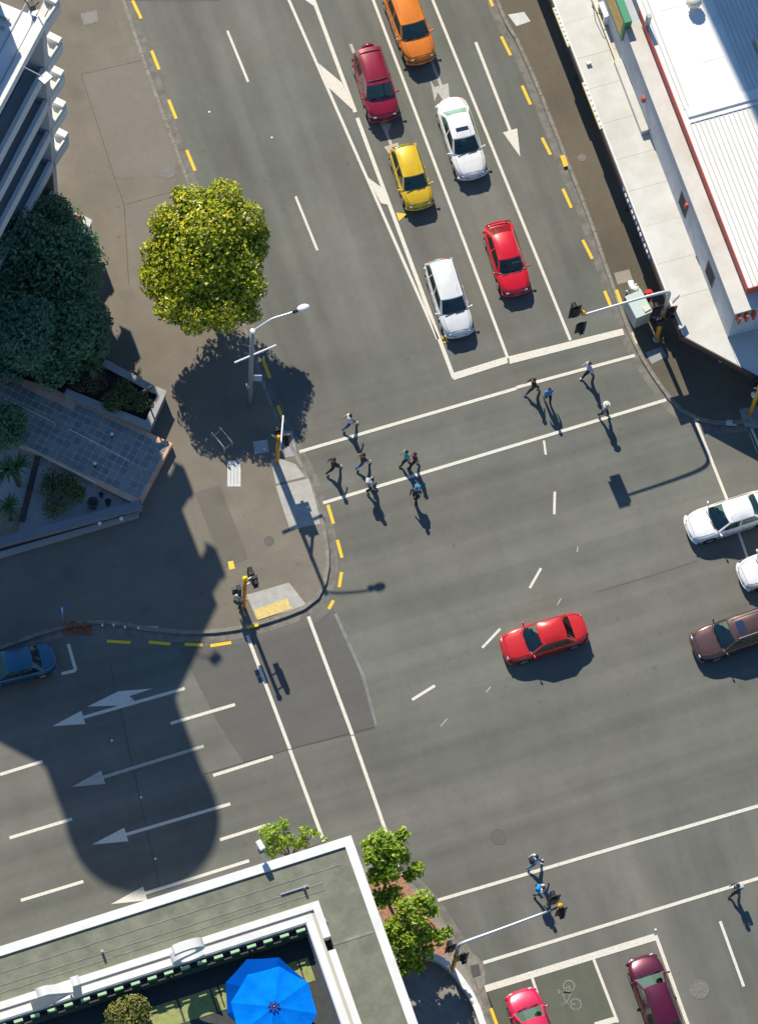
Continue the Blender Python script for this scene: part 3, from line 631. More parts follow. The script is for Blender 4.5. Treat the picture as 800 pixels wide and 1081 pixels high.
MEM = mat('mossy_membrane', (.195, .195, .145), .9, col2=(.125, .130, .092), scale=1.1, detail=10, bump=.3, bscale=9, coords='World')
ZM = ZB - .10
tq('roof', .4, LA, .4, b_in + .02, 7.9, ZM, MEM); tq('roof', .4, a_in + .02, b_in + .021, LB, 7.9, ZM + .001, MEM)
tq('coping', 0, LA, 0, .44, 7.9, ZB, WHITE); tq('coping', 0, .44, .441, LB, 7.9, ZB - .003, WHITE)
for b in (1.15, 1.72, 2.05): tq('membrane_lap', 2.0 if b > 1.5 else .9, LA, b, b + .05, ZM, ZM + .018, mat('lap_grey', (.20, .205, .165), .9, var=.2, scale=2))
tq('membrane_lap', .5, a_in, 4.6, 4.75, ZM + .002, ZM + .02, mat('lap_grey', (.3, .3, .25)))
# inner parapet: two steps with a groove
db = b_co - b_in; da = a_co - a_in
for f0, f1, z in ((0, .42, ZB + .27), (.42, .58, ZB + .16), (.58, 1, ZB + .23)):
    m_ = WHITE if f1 != .58 else mat('groove_beige', (.45, .42, .34), .8)
    tq('parapet', a_in + da * f0, LA, b_in + db * f0, b_in + db * f1, ZM - .3, z, m_)
    if f0 == 0:
        tq('parapet', a_in + .0, a_in + da * f1, b_in + db * f1 + .002, 3.0 + b_in * 0 + 1.35, ZM - .3, z - .002, m_); tq('parapet', a_in, a_in + da * f1, 5.0, LB, ZM - .3, z + .05, m_)
    else: tq('parapet', a_in + da * f0, a_in + da * f1, b_in + db * f1 + .002, LB, ZM - .3, z - .002, m_)
ZF = 7.95
tq('terrace_floor', a_co - .05, LA, b_co - .05, LB, 7.9, ZF, mat('dark_decking', (.030, .034, .036), .7, var=.2, scale=3))
tq('inner_wall', a_co, LA, b_co - .004, b_co + .05, ZF, ZB + .20, mat('inner_wall_grey', (.42, .44, .48), .8)); tq('inner_wall', a_co - .004, a_co + .05, b_co + .05, LB, ZF, ZB + .199, mat('inner_wall_grey', (.42, .44, .48)))
TURF = mat('green_floor_tile', (.21, .235, .06), .8, col2=(.30, .32, .12), scale=4, detail=6)
k = 0; a = a_co + .35
while a < LA - 1.6:
    tq('floor_tile', a, a + 1.52, b_co + 1.30, b_co + 2.45, ZF, ZF + .02, TURF); a += 1.60
SUN_DASH = mat('pale_green_sun_dash', (.38, .56, .33), .3)  # pale blocks stand in for dashes of sunlight along the parapet
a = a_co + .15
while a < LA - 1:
    pn = tq('sun_dash', a, a + .42, b_co + .20, b_co + .32, ZF + .6, ZF + 1.24, SUN_DASH); a += .80
tq('hand_rail', a_co + .1, LA, b_co + .40, b_co + .47, ZF + 1.0, ZF + 1.06, FRAME); tq('kick_rail', a_co + .1, LA, b_co + .34, b_co + .40, ZF + .1, ZF + .9, mat('dark_green_panel', (.03, .09, .05), .5))
a = a_co + .8
while a < LA - 1:
    tq('rail_post', a, a + .09, b_co + .38, b_co + .50, ZF, ZF + 1.15, FRAME); tq('floor_joint', a, a + .07, b_co + .5, b_co + 2.35, ZF + .021, ZF + .032, FRAME); a += 1.95
# roof details
for px, py in ((321, 938), (108, 1006)):
    a, b = ab(px, py, ZB); tq('roof_vent', a - .06, a + .06, b - .06, b + .06, ZM, ZM + .42, GREYM)
a, b = ab(307, 941, ZB); tq('pipe_run', a - .85, a + .5, b - .03, b + .03, ZM + .02, ZM + .10, GREYM)
a, b = ab(341, 973, ZB); bm = NB(); p = tp(a, b); add_lathe(bm, [(.17, ZM), (.17, ZM + .12), (.1, ZM + .12), (.08, ZM + .05)], 14, Matrix.Translation((*rel(p, ter), 0))); obj('roof_drain', bm, GREYM, ter)
# letters of the roof sign, they face the street, away from us
def letter(ch, px, py, size, wx=1.0):
    cu = bpy.data.curves.new('letter', 'FONT'); cu.body = ch; cu.size = size; cu.extrude = .22; cu.offset = 0.0; cu.align_x = 'CENTER'
    tmp = bpy.data.objects.new('tmp', cu); COL.objects.link(tmp); dg = bpy.context.evaluated_depsgraph_get()
    me = bpy.data.meshes.new_from_object(tmp.evaluated_get(dg)); bpy.data.objects.remove(tmp)
    me.materials.clear(); me.materials.append(WHITE)
    p = at(px, py, ZB + .5)
    t = thing('sign_letter', f'large white rooftop letter {ch} standing on the terrace parapet, seen from behind', 'letter', (p.x, p.y, ZB + .25), math.atan2(dl.y, dl.x), 'rooftop sign letters')
    o = obj('letter_body', me, None, t); o.rotation_euler = (math.pi / 2, 0, 0); o.location = (0, 0, .3); o.scale = (wx, 1, 1)
    if o.matrix_basis @ Vector((0, 0, 1)) @ Vector((0, 1, 0)) < 0 and False: pass
    for dx in (-.55, .3):
        bm = NB(); add_tube(bm, [(dx, 0, -.02), (dx, 0, .5)], .06, 6); obj('support', bm, STEEL, t)
letter('S', 198, 1012, 3.6, 1.12); letter('K', 63, 1055, 3.5, 1.15)
# camera on the roof edge
cp = at(275, 893, ZB + .9); cb_ = at(280, 911, ZB)
sc_ = thing('security_camera', 'security camera on a bracket at the roof edge above the street', 'camera', (cb_.x, cb_.y, ZB - .02))
bm = NB(); add_tube(bm, [(0, 0, 0), (cp.x - cb_.x, cp.y - cb_.y, .8)], .05, 8); obj('bracket', bm, WHITE, sc_)
bm = NB(); add_box(bm, (cp.x - cb_.x, cp.y - cb_.y, .92), (.28, .5, .26), .2); bevel_all(bm, .03); h = obj('camera_body', bm, WHITE, sc_)
bm = NB(); add_box(bm, (cp.x - cb_.x - .02, cp.y - cb_.y - .2, .76), (.26, .22, .14), .2); obj('lens', bm, FRAME, h)
# parasols on the terrace
def parasol(px, py, r, z, rot, label, drop=.55, m=None):
    c = at(px, py, z); t = thing('parasol', label, 'parasol', (c.x, c.y, ZF), rot, 'blue parasols on the roof terrace')
    zt = z - ZF; n = 8; bm = NB(); top = bm.verts.new((0, 0, zt + drop)); rings = []
    for f, dz in ((.35, .62), (.7, .27), (1, 0)):
        ring = []
        for k in range(n * 4):
            a = 2 * math.pi * k / (n * 4); s = (k % 4) / 4; rr = r * f * math.cos(math.pi / n) / math.cos((s - .5) * 2 * math.pi / n)
            sag = -.085 * f * math.sin(math.pi * s); ring.append(bm.verts.new((rr * math.cos(a), rr * math.sin(a), zt + drop * dz + sag)))
        rings.append(ring)
    q = n * 4
    for k in range(q): bm.faces.new((top, rings[0][k], rings[0][(k + 1) % q]))
    for a, b in zip(rings, rings[1:]):
        for k in range(q): bm.faces.new((a[k], b[k], b[(k + 1) % q], a[(k + 1) % q]))
    val = [bm.verts.new((v.co.x * 1.0, v.co.y * 1.0, v.co.z - .16)) for v in rings[-1]]
    for k in range(q): bm.faces.new((rings[-1][k], val[k], val[(k + 1) % q], rings[-1][(k + 1) % q]))
    bmesh.ops.recalc_face_normals(bm, faces=bm.faces)
    obj('canopy', bm, m, t)
    bm = NB(); add_tube(bm, [(0, 0, 0), (0, 0, zt + drop + .05)], .035, 8); obj('pole', bm, STEEL, t)
    bm = NB(); add_lathe(bm, [(.3, 0), (.3, .08), (.08, .12)], 16); obj('base', bm, FRAME, t)
    bm = NB()
    for k in range(8):
        a = k * math.pi / 4; add_box(bm, (.15 * math.cos(a), .15 * math.sin(a), zt + drop - .0), (.24, .09, .05), a)
    obj('vent_cap', bm, mat('dark_blue_cap', (.004, .03, .22), .7), t)
    for k in range(8):
        a = k * math.pi / 4; bm = NB(); add_tube(bm, [(.05 * math.cos(a), .05 * math.sin(a), zt + drop - .06), (r * .98 * math.cos(a), r * .98 * math.sin(a), zt - .04)], .012, 5); obj('rib', bm, FRAME, t)
BLUE = mat('blue_canvas', (.002, .165, .66), 1.0, var=.13, scale=1.6, spec=0.0)
parasol(289, 1065, 1.98, 10.3, .35, 'large blue octagonal parasol on the roof terrace', .38, BLUE)
parasol(280, 1052, 1.92, 9.75, .15, 'added darker blue parasol standing in for the shaded part of the large one', .55, mat('navy_shade_canvas', (.001, .055, .30), 1.0, spec=0.0))  # added: its navy colour stands for shade on the large parasol

# ------------------------------------------------------------------ vegetation, planters, tiled terrace
import numpy as np
rng = np.random.default_rng(11)
def leaf_mat(name, c_dark, c_mid, c_light, transl=.25, rough=.4):
    m = bpy.data.materials.new(name); m.use_nodes = True
    n = m.node_tree.nodes; l = m.node_tree.links; p = n['Principled BSDF']; o = n['Material Output']
    g = n.new('ShaderNodeNewGeometry'); r = n.new('ShaderNodeValToRGB')
    r.color_ramp.elements[0].color = (*c_dark, 1); r.color_ramp.elements[1].color = (*c_light, 1)
    e = r.color_ramp.elements.new(.5); e.color = (*c_mid, 1)
    l.new(g.outputs['Random Per Island'], r.inputs[0]); l.new(r.outputs[0], p.inputs['Base Color'])
    p.inputs['Roughness'].default_value = rough
    t = n.new('ShaderNodeBsdfTranslucent'); l.new(r.outputs[0], t.inputs[0])
    mx = n.new('ShaderNodeMixShader'); mx.inputs[0].default_value = transl
    l.new(p.outputs[0], mx.inputs[1]); l.new(t.outputs[0], mx.inputs[2]); l.new(mx.outputs[0], o.inputs[0])
    MATS[name] = m; return m
BARK = mat('bark', (.10, .075, .055), .9, var=.3, scale=9, bump=.6, bscale=14)
def leaf_mesh(name, P, Nrm, size, aspect=.55, m=None, fold=.18):
    """many folded rhombic leaves: P centres, Nrm facing, size lengths"""
    n = len(P); Nrm = Nrm / (np.linalg.norm(Nrm, axis=1, keepdims=True) + 1e-9)
    ref = rng.normal(size=(n, 3)); U = np.cross(Nrm, ref); U /= (np.linalg.norm(U, axis=1, keepdims=True) + 1e-9); W = np.cross(Nrm, U)
    s = size[:, None]; V = np.empty((n, 4, 3))
    V[:, 0] = P - U * s * .5; V[:, 1] = P + W * s * aspect * .5 + Nrm * s * fold * .5; V[:, 2] = P + U * s * .5 - Nrm * s * .06; V[:, 3] = P - W * s * aspect * .5 + Nrm * s * fold * .5
    F = np.arange(n * 4).reshape(n, 4)
    T = np.concatenate([F[:, [0, 1, 2]], F[:, [0, 2, 3]]], 0)
    me = bpy.data.meshes.new(name); me.from_pydata(V.reshape(-1, 3).tolist(), [], T.tolist()); me.update()
    if m: me.materials.append(m)
    return me
def crown_points(clumps, n, shell=.55):
    """points in the outer shell of overlapping ellipsoid clumps"""
    C = np.array([c[:3] for c in clumps], float); R = np.array([c[3:6] for c in clumps], float)
    wts = (R[:, 0] * R[:, 1] + R[:, 1] * R[:, 2] + R[:, 0] * R[:, 2]); k = rng.choice(len(C), n, p=wts / wts.sum())
    d = rng.normal(size=(n, 3)); d /= np.linalg.norm(d, axis=1, keepdims=True)
    r = shell + (1.06 - shell) * rng.random(n) ** .7
    P = C[k] + d * R[k] * r[:, None]
    return P, d
def limbs(bm, base, targets, r0, fork):
    base = Vector(base); add_tube(bm, [base, base.lerp(fork, .5) + Vector((.05, .03, 0)), fork], [r0, r0 * .85, r0 * .75], 9)
    for t in targets:
        t = Vector(t); mid = fork.lerp(t, .5) + Vector((0, 0, .25)); add_tube(bm, [fork, mid, t], [r0 * .5, r0 * .32, r0 * .12], 6)
def tree(name, label, base_px, z0, height, rx, rz, n_leaf, leaf, m, cat='tree', group=None, clump_n=16, clump_r=.45, trunk_r=.16, aspect=.55, squash=(1, 1), seed=0, shell=.5, up=.6, base=None, core=.66):
    global rng; rng = np.random.default_rng(100 + seed); rnd = random.Random(seed)
    b = at(*base_px, z0) if base is None else base; t = thing(name, label, cat, (b.x, b.y, z0), 0, group)
    cz = height - rz; clumps = [(0, 0, cz, rx * core * squash[0], rx * core * squash[1], rz * core)]
    for k in range(clump_n):
        a = 2 * math.pi * (k + rnd.random() * .6) * .618 * 1.0; el = rnd.uniform(-.55, .95); rr = math.sqrt(max(0, 1 - el * el)) * (1 - clump_r * .9)
        cr = clump_r * rnd.uniform(.75, 1.2)
        clumps.append((math.cos(a) * rx * rr * squash[0], math.sin(a) * rx * rr * squash[1], cz + el * rz * (1 - clump_r * .7), rx * cr, rx * cr, rz * cr * .85))
    P, d = crown_points(clumps, n_leaf, shell)
    ctr = np.array([0, 0, cz]); o = P - ctr; o /= (np.linalg.norm(o, axis=1, keepdims=True) + 1e-9)
    N = d * .5 + o * .4 + rng.normal(size=P.shape) * .45 + np.array([0, 0, up])
    obj('crown', leaf_mesh('crown', P, N, leaf * (0.65 + .7 * rng.random(n_leaf)), aspect, m), None, t)
    bm = NB(); limbs(bm, (0, 0, -.1), [c[:3] for c in clumps[1::2]], trunk_r, Vector((.06, -.04, max(.5, cz - rz * .75)))); obj('trunk', bm, BARK, t)
    return t
def tree_px(name, label, base_px, z0, cl, n_leaf, leaf, m, trunk_r=.1, seed=0, shell=.5, up=.5, aspect=.55):
    """a tree whose leaf clumps are placed one by one: (photo x, photo y, height, radius)"""
    global rng; rng = np.random.default_rng(200 + seed); b = at(*base_px, z0); t = thing(name, label, 'tree', (b.x, b.y, z0))
    clumps = []
    for x, y, z, r in cl:
        p = at(x, y, z) - b; clumps.append((p.x, p.y, p.z, r, r, r * .85))
    P, d = crown_points(clumps, n_leaf, shell); ctr = P.mean(0); o = P - ctr; o /= (np.linalg.norm(o, axis=1, keepdims=True) + 1e-9)
    N = d * .6 + o * .35 + rng.normal(size=P.shape) * .45 + np.array([0, 0, up])
    obj('crown', leaf_mesh('crown', P, N, leaf * (0.6 + .8 * rng.random(n_leaf)), aspect, m), None, t)
    bm = NB(); limbs(bm, (0, 0, -.1), [c[:3] for c in clumps], trunk_r, Vector((.06, -.04, max(.6, min(c[2] for c in clumps) * .75)))); obj('trunk', bm, BARK, t)
    return t
LV_Y = leaf_mat('yellow_green_leaves', (.09, .16, .006), (.32, .36, .008), (.60, .54, .018), .25, .36)
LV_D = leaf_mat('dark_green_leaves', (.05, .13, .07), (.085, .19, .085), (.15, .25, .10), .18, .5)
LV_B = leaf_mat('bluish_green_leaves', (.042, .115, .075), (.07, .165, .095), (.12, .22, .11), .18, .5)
LV_L = leaf_mat('fresh_green_leaves', (.15, .26, .012), (.29, .42, .025), (.45, .56, .05), .38, .4)
LV_O = leaf_mat('olive_shrub_leaves', (.06, .08, .012), (.14, .15, .02), (.26, .23, .03), .2, .5)
LV_M = leaf_mat('mossy_shrub_leaves', (.04, .075, .015), (.075, .11, .022), (.13, .13, .03), .15, .6)

tree_px('street_tree', 'rounded bright yellow green street tree at the kerb beside the lamp post', (214, 313), ZP, [(215, 264, 5.4, 2.5), (236, 207, 6.8, 0.95), (205, 216, 6.7, 1.0), (180, 236, 6.1, 1.1), (258, 230, 6.3, 1.0), (166, 266, 5.1, 0.85), (267, 262, 5.1, 0.8), (167, 298, 5.0, 0.9), (180, 324, 4.9, 0.85), (206, 333, 4.7, 1.0), (236, 328, 4.8, 1.1), (262, 302, 5.0, 0.95), (264, 330, 4.3, 0.6), (222, 240, 6.9, 1.4), (198, 285, 5.3, 1.7), (240, 285, 5.1, 1.7), (190, 205, 6.4, 0.5), (275, 245, 5.5, 0.5), (156, 288, 4.5, 0.5)], 25000, .225, LV_Y, trunk_r=.2, seed=5, up=.5, shell=.45)
# trees in the shade of the corner block
gsh = 'trees in the shade of the corner building'
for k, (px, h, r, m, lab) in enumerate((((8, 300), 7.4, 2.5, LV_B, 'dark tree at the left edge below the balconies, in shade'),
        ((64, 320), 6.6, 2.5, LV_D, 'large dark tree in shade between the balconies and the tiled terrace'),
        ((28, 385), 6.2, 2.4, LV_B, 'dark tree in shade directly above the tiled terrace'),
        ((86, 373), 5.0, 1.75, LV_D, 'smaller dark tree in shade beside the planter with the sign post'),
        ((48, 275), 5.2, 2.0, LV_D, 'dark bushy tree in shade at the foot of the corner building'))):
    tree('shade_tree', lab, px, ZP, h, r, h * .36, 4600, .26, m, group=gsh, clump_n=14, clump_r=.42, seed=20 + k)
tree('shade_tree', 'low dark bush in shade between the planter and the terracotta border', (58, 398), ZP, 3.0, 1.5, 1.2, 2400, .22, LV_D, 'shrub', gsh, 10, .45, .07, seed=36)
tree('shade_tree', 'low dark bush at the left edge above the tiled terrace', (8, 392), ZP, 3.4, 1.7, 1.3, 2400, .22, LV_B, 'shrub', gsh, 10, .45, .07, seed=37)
tree('shrub', 'dark shrub in shade at the left end of the tiled terrace', (3, 463), .3, 3.0, 1.5, 1.3, 2200, .2, LV_D, 'shrub', None, 8, .5, .07, seed=31)
tree('shrub', 'mossy green rounded shrub on the white gravel below the terrace rail', (64, 527), .3, 1.5, 1.25, .75, 2600, .13, LV_M, 'shrub', None, 12, .42, .05, seed=32, squash=(1, 1.25))
tree('shrub', 'leafy shrub in the wall corner at the foot of the balcony pier', (63, 248), .5, 1.9, 1.35, .95, 2300, .2, LV_D, 'shrub', None, 9, .5, .06, seed=33)
tree('shrub', 'low shrubs filling the corner planter behind the sign post', (128, 422), .9, 1.0, .95, .55, 1800, .14, LV_M, 'shrub', None, 10, .45, .05, seed=34, squash=(1.4, .8))
tree('shrub', 'brownish low shrub at the left end of the corner planter', (96, 407), .9, .9, .75, .45, 1300, .14, leaf_mat('russet_leaves', (.06, .05, .025), (.11, .085, .04), (.16, .10, .05), .15, .6), 'shrub', None, 8, .45, .05, seed=39, squash=(1.3, .8))
tree('shrub', 'low shrub at the tip of the corner planter', (148, 428), .9, .8, .6, .45, 900, .13, LV_M, 'shrub', None, 8, .45, .05, seed=38)
# young trees at the bottom corner
tree_px('young_tree', 'sparse fresh green tree on the corner beside the roof edge', (404, 942), ZP, [(403, 888, 5.2, 0.62), (394, 903, 4.9, 0.56), (416, 896, 4.9, 0.67), (425, 880, 5.2, 0.36), (440, 918, 4.2, 0.38), (410, 918, 4.5, 0.67), (398, 925, 4.2, 0.5), (432, 925, 4.0, 0.34), (415, 945, 3.6, 0.5), (402, 950, 3.4, 0.5), (388, 890, 4.9, 0.34), (426, 905, 4.3, 0.39)], 2600, .25, LV_L, trunk_r=.09, seed=41, shell=.2)
tree_px('young_tree', 'leafy young tree spreading over the red paving and the kerb', (433, 1006), ZP, [(428, 958, 4.1, 0.56), (447, 952, 4.1, 0.56), (440, 970, 3.9, 0.56), (456, 962, 3.7, 0.36), (418, 978, 3.5, 0.56), (432, 990, 3.3, 0.67), (450, 985, 3.3, 0.5), (462, 990, 3.1, 0.45), (472, 984, 3.1, 0.31), (415, 998, 3.0, 0.5), (430, 1010, 2.7, 0.56), (448, 1005, 2.7, 0.5), (425, 1022, 2.3, 0.45), (440, 1020, 2.3, 0.39), (408, 985, 3.4, 0.39)], 3100, .25, LV_L, trunk_r=.08, seed=44, shell=.2)
tree_px('young_tree', 'fresh green treetop showing above the white roof edge by the security camera', (302, 935), ZP, [(285, 880, 7.4, .5), (298, 870, 7.5, .32), (300, 886, 7.2, .5), (288, 896, 7.0, .5), (322, 878, 7.1, .34), (333, 880, 7.1, .22), (318, 890, 6.8, .4), (344, 888, 6.7, .2)], 640, .24, LV_L, trunk_r=.09, seed=42, shell=.2)
tp_ = at(137, 1076, 8.6)
t_ = thing('planter_shrub', 'yellow green shrub in a pot on the roof terrace', 'shrub', (tp_.x, tp_.y, 7.97))
P, d = crown_points([(0, 0, 1.0, 1.05, 1.0, .7), (.4, .3, 1.2, .6, .6, .5), (-.5, .2, 1.1, .6, .6, .5)], 1800, .5)
obj('crown', leaf_mesh('crown', P, d * .7 + rng.normal(size=P.shape) * .4 + np.array([0, 0, .6]), .17 * (.7 + .6 * rng.random(1800)), .6, LV_O), None, t_)
bm = NB(); add_lathe(bm, [(.35, 0), (.45, .5), (.42, .5), (.40, .42)], 16); obj('pot', bm, mat('dark_pot', (.06, .05, .05), .7), t_)
# cordylines: spiky rosettes on stems
LV_P = leaf_mat('sword_leaves', (.025, .075, .025), (.045, .115, .03), (.09, .17, .05), .2, .45)
def cordyline(px, py, z0, h, heads, L, label, seed):
    global rng; rng = np.random.default_rng(seed); b = at(px, py, z0); t = thing('cordyline', label, 'palm', (b.x, b.y, z0), 0, 'spiky cordylines by the terrace')
    bmt = NB(); vs_, fs = [], []
    for (dx, dy, hh) in heads:
        add_tube(bmt, [(0, 0, -.05), (dx * .4, dy * .4, hh * .6), (dx, dy, hh)], [.11, .09, .07], 7)
        for k in range(46):
            a = rng.uniform(0, 2 * math.pi); el = rng.uniform(-.35, 1.2); l = L * rng.uniform(.75, 1.1)
            u = np.array([math.cos(a) * math.cos(el), math.sin(a) * math.cos(el), math.sin(el)]); s = np.array([-math.sin(a), math.cos(a), 0])
            p0 = np.array([dx, dy, hh]); p1 = p0 + u * l * .5; p2 = p0 + u * l - np.array([0, 0, .35 * l]); w0, w1 = .03, .038; i = len(vs_)
            vs_ += [p0 - s * w0, p0 + s * w0, p1 - s * w1, p1 + s * w1, p2]; fs += [(i, i + 1, i + 3, i + 2), (i + 2, i + 3, i + 4)]
    me = bpy.data.meshes.new('leaves'); me.from_pydata([tuple(v) for v in vs_], [], fs); me.materials.append(LV_P); obj('leaves', me, None, t); obj('stem', bmt, BARK, t)
cordyline(20, 512, .3, 2.4, [(0, 0, 2.6), (-.5, .1, 2.2)], 1.15, 'larger spiky cordyline at the left edge by the gravel bed', 51)
cordyline(11, 548, .3, 1.6, [(0, 0, 1.9)], .85, 'small spiky cordyline at the left edge nearest the boundary wall', 52)
cordyline(99, 404, .9, 2.0, [(0, 0, 2.3)], .8, 'single cordyline growing out of the corner planter', 53)

# tiled terrace, raised above the footpath
ZT = .62
TER = G2([(-60, 374), (54, 409), (182, 468), (147, 534), (97, 509), (27, 473), (-60, 440)], ZT)
bm = NB(); add_prism(bm, TER, ZP - .1, ZT); plaza = tag(obj('terrace', bm, mat('terracotta_grout', (.66, .42, .29), .85, col2=(.50, .30, .20), scale=.8, coords='World')), kind='structure')
o_ = at(177, 471, ZT); tx = at(57, 415, ZT) - o_; tx.z = 0; tx.normalize(); ty = Vector((-tx.y, tx.x, 0))
if ty.y > 0: ty = -ty
TIN = G2([(-50, 384), (54, 415), (177, 470.5), (146, 533), (97, 508.5), (27, 472), (-50, 437)], ZT)
def inside(p, poly):
    c = False; n = len(poly)
    for i in range(n):
        a, b = poly[i], poly[(i + 1) % n]
        if (a.y > p.y) != (b.y > p.y) and p.x < (b.x - a.x) * (p.y - a.y) / (b.y - a.y) + a.x: c = not c
    return c
SLATE = [mat('slate_tile_%s' % w, c, .35, var=.15, scale=3, coords='World') for w, c in (('a', (.15, .20, .22)), ('b', (.19, .235, .24)), ('c', (.125, .175, .20)))]
tms = []
for s in SLATE:
    b_ = NB(); add_box(b_, (0, 0, 0), (.335, .335, .02)); bevel_all(b_, .005); me = bpy.data.meshes.new('floor_tile'); b_.to_mesh(me); b_.free(); me.materials.append(s); tms.append(me)
cnt = 0
for i in range(0, 36):
    for j in range(0, 12):
        p = o_ + tx * (.20 + i * .40) + ty * (.20 + j * .40)
        if all(inside(p + tx * a + ty * b, TIN) for a, b in ((.15, .15), (-.15, .15), (.15, -.15), (-.15, -.15))) and cnt < 300:
            o = obj('floor_tile', random.choice(tms), None, plaza); o.location = p + Vector((0, 0, .012 + random.uniform(0, .003))); o.rotation_euler = (0, 0, math.atan2(tx.y, tx.x)); cnt += 1
def wall_seg(name, label, px, z0, z1, w, m, cap=None):
    pts = G2(px, z1); t = thing(name, label, 'wall', (pts[0].x, pts[0].y, 0))
    for k, (a, b) in enumerate(zip(pts, pts[1:])):
        d = (b - a); d.z = 0; L = d.length; d.normalize(); c = (a + b) / 2
        bm = NB(); add_box(bm, (c.x - pts[0].x, c.y - pts[0].y, (z0 + z1) / 2), (L + w * .9, w, z1 - z0 - .002 * k), math.atan2(d.y, d.x)); obj('wall_section', bm, m, t)
        bm = NB(); add_box(bm, (c.x - pts[0].x, c.y - pts[0].y, z1 + .03 - .003 * k), (L + w * 1.1, w + .10, .06), math.atan2(d.y, d.x)); bevel_all(bm, .01); obj('coping', bm, cap or m, t)
    return t
STONE = mat('grey_stone_wall', (.25, .25, .25), .8, var=.12, scale=2, coords='World'); CAPW = mat('pale_coping', (.30, .29, .275), .7, var=.08, scale=2, coords='World')
wall_seg('boundary_wall', 'low stone wall with dark coping along the edge of the gravel bed', [(-40, 582), (60, 556), (146, 533)], ZP - .1, .80, .34, STONE, mat('dark_coping', (.16, .175, .195), .6, var=.1, scale=2))
bm = NB(); q = G2([(-40, 594), (60, 565), (147, 540), (147, 545), (60, 571), (-40, 600)], .35); add_prism(bm, q, ZP - .05, .35); tag(obj('plinth', bm, CAPW), 'pale stepped plinth at the foot of the boundary wall', 'plinth')
wall_seg('planter_wall', 'L shaped stone planter wall with pale coping beside the tiled terrace', [(72, 415), (156, 449), (171, 415), (160, 410), (134, 396), (112, 384)], ZP - .1, 1.12, .30, STONE, CAPW)
wall_seg('planter_wall', 'short planter wall with pale coping below the balcony pier', [(57, 215), (93, 234), (80, 268)], ZP - .1, 1.3, .26, STONE, mat('light_coping', (.55, .53, .49), .7, var=.1, scale=2))
SOIL = mat('dark_soil', (.035, .028, .02), .95, var=.3, scale=6)
bm = NB(); add_prism(bm, G2([(78, 415), (155, 446), (168, 416), (158, 412), (112, 388), (90, 385)], .9), ZP, .9); tag(obj('planter_soil', bm, SOIL), kind='structure')
bm = NB(); add_prism(bm, G2([(-30, 205), (58, 214), (90, 235), (75, 280), (115, 382), (60, 412), (-30, 380)], .3), ZP - .1, .26); tag(obj('garden_bed', bm, SOIL), kind='structure')
bm = NB(); add_prism(bm, G2([(-40, 452), (27, 470), (97, 507), (146, 531), (60, 556), (-40, 580)], .30), ZP - .1, .27); grav = tag(obj('gravel_bed', bm, mat('white_gravel', (.36, .35, .33), .9, var=.25, scale=14, bump=.8, bscale=40, coords='World')), kind='structure')
bm = NB(); add_prism(bm, G2([(-40, 520), (24, 536), (18, 565), (-40, 580)], .30), .2, .285); obj('sand_patch', bm, mat('tan_sand', (.27, .225, .16), .9, var=.15, scale=5), grav)
# rails, bollard lamps, pots
def rail(label, a, b, z, h, n, group):
    A1, B1 = at(*a, z + h), at(*b, z + h); t = thing('handrail', label, 'railing', (A1.x, A1.y, z), 0, group); d = B1 - A1
    bm = NB(); add_tube(bm, [(0, 0, h), (d.x, d.y, h)], .028, 8); obj('rail', bm, mat('bright_steel', (.62, .64, .66), .3, metal=.6), t)
    for k in range(n):
        f = k / (n - 1); bm = NB(); add_tube(bm, [(d.x * f, d.y * f, 0), (d.x * f, d.y * f, h)], .022, 6); obj('post', bm, mat('bright_steel', (.62, .64, .66)), t)
rail('steel handrail down the middle of the tiled terrace', (73, 453), (136, 486), ZT, .9, 4, 'terrace handrails'); rail('steel handrail along the gravel side of the tiled terrace', (27, 472), (100, 509), ZT, .9, 4, 'terrace handrails')
rail('short steel handrail at the upper left of the tiled terrace', (5, 420), (57, 446), ZT, .9, 3, 'terrace handrails')
for px, py, lab in ((118, 458, 'small round topped bollard lamp on the tiles near the planter'), (100, 489, 'small round topped bollard lamp on the tiles near the gravel')):
    b = at(px, py, ZT + .5); t = thing('bollard_lamp', lab, 'lamp', (b.x, b.y, ZT), 0, 'terrace bollard lamps')
    bm = NB(); add_tube(bm, [(0, 0, 0), (0, 0, .45)], .05, 8); obj('stem', bm, FRAME, t); bm = NB(); add_lathe(bm, [(.08, .45), (.09, .50), (.06, .57), (.01, .58)], 12); obj('globe', bm, mat('lamp_white', (.8, .8, .8), .3), t)
for px, py, lab in ((105, 548, 'small white wall lamp on the plinth, left one'), (128, 543, 'small white wall lamp on the plinth, right one')):
    b = at(px, py + 4, .5); t = thing('wall_lamp', lab, 'lamp', (b.x, b.y, .33), 0, 'wall lamps on the plinth'); bm = NB(); add_lathe(bm, [(.05, 0), (.10, .05), (.10, .2), (.03, .25)], 10); obj('lamp_body', bm, mat('lamp_white', (.8, .8, .8)), t); bm = NB(); add_box(bm, (0, .1, .1), (.06, .12, .06)); obj('bracket', bm, FRAME, t)
for px, py, r, h, lab in ((98, 532, .30, .5, 'round dark pot on the white gravel'), (114, 530, .17, .35, 'little dark pot in the tip of the gravel bed'), (107, 522, .12, .3, 'smallest dark pot beside the terrace edge')):
    b = at(px, py, .5); t = thing('pot', lab, 'pot', (b.x, b.y, .27), 0, 'pots on the gravel'); bm = NB(); add_lathe(bm, [(r * .7, 0), (r, h), (r * .85, h), (r * .8, h - .1)], 18); obj('pot_body', bm, mat('dark_pot', (.06, .05, .05), .7), t); bm = NB(); add_lathe(bm, [(r * .8, h - .12), (r * .1, h - .06)], 14); obj('soil', bm, SOIL, t)
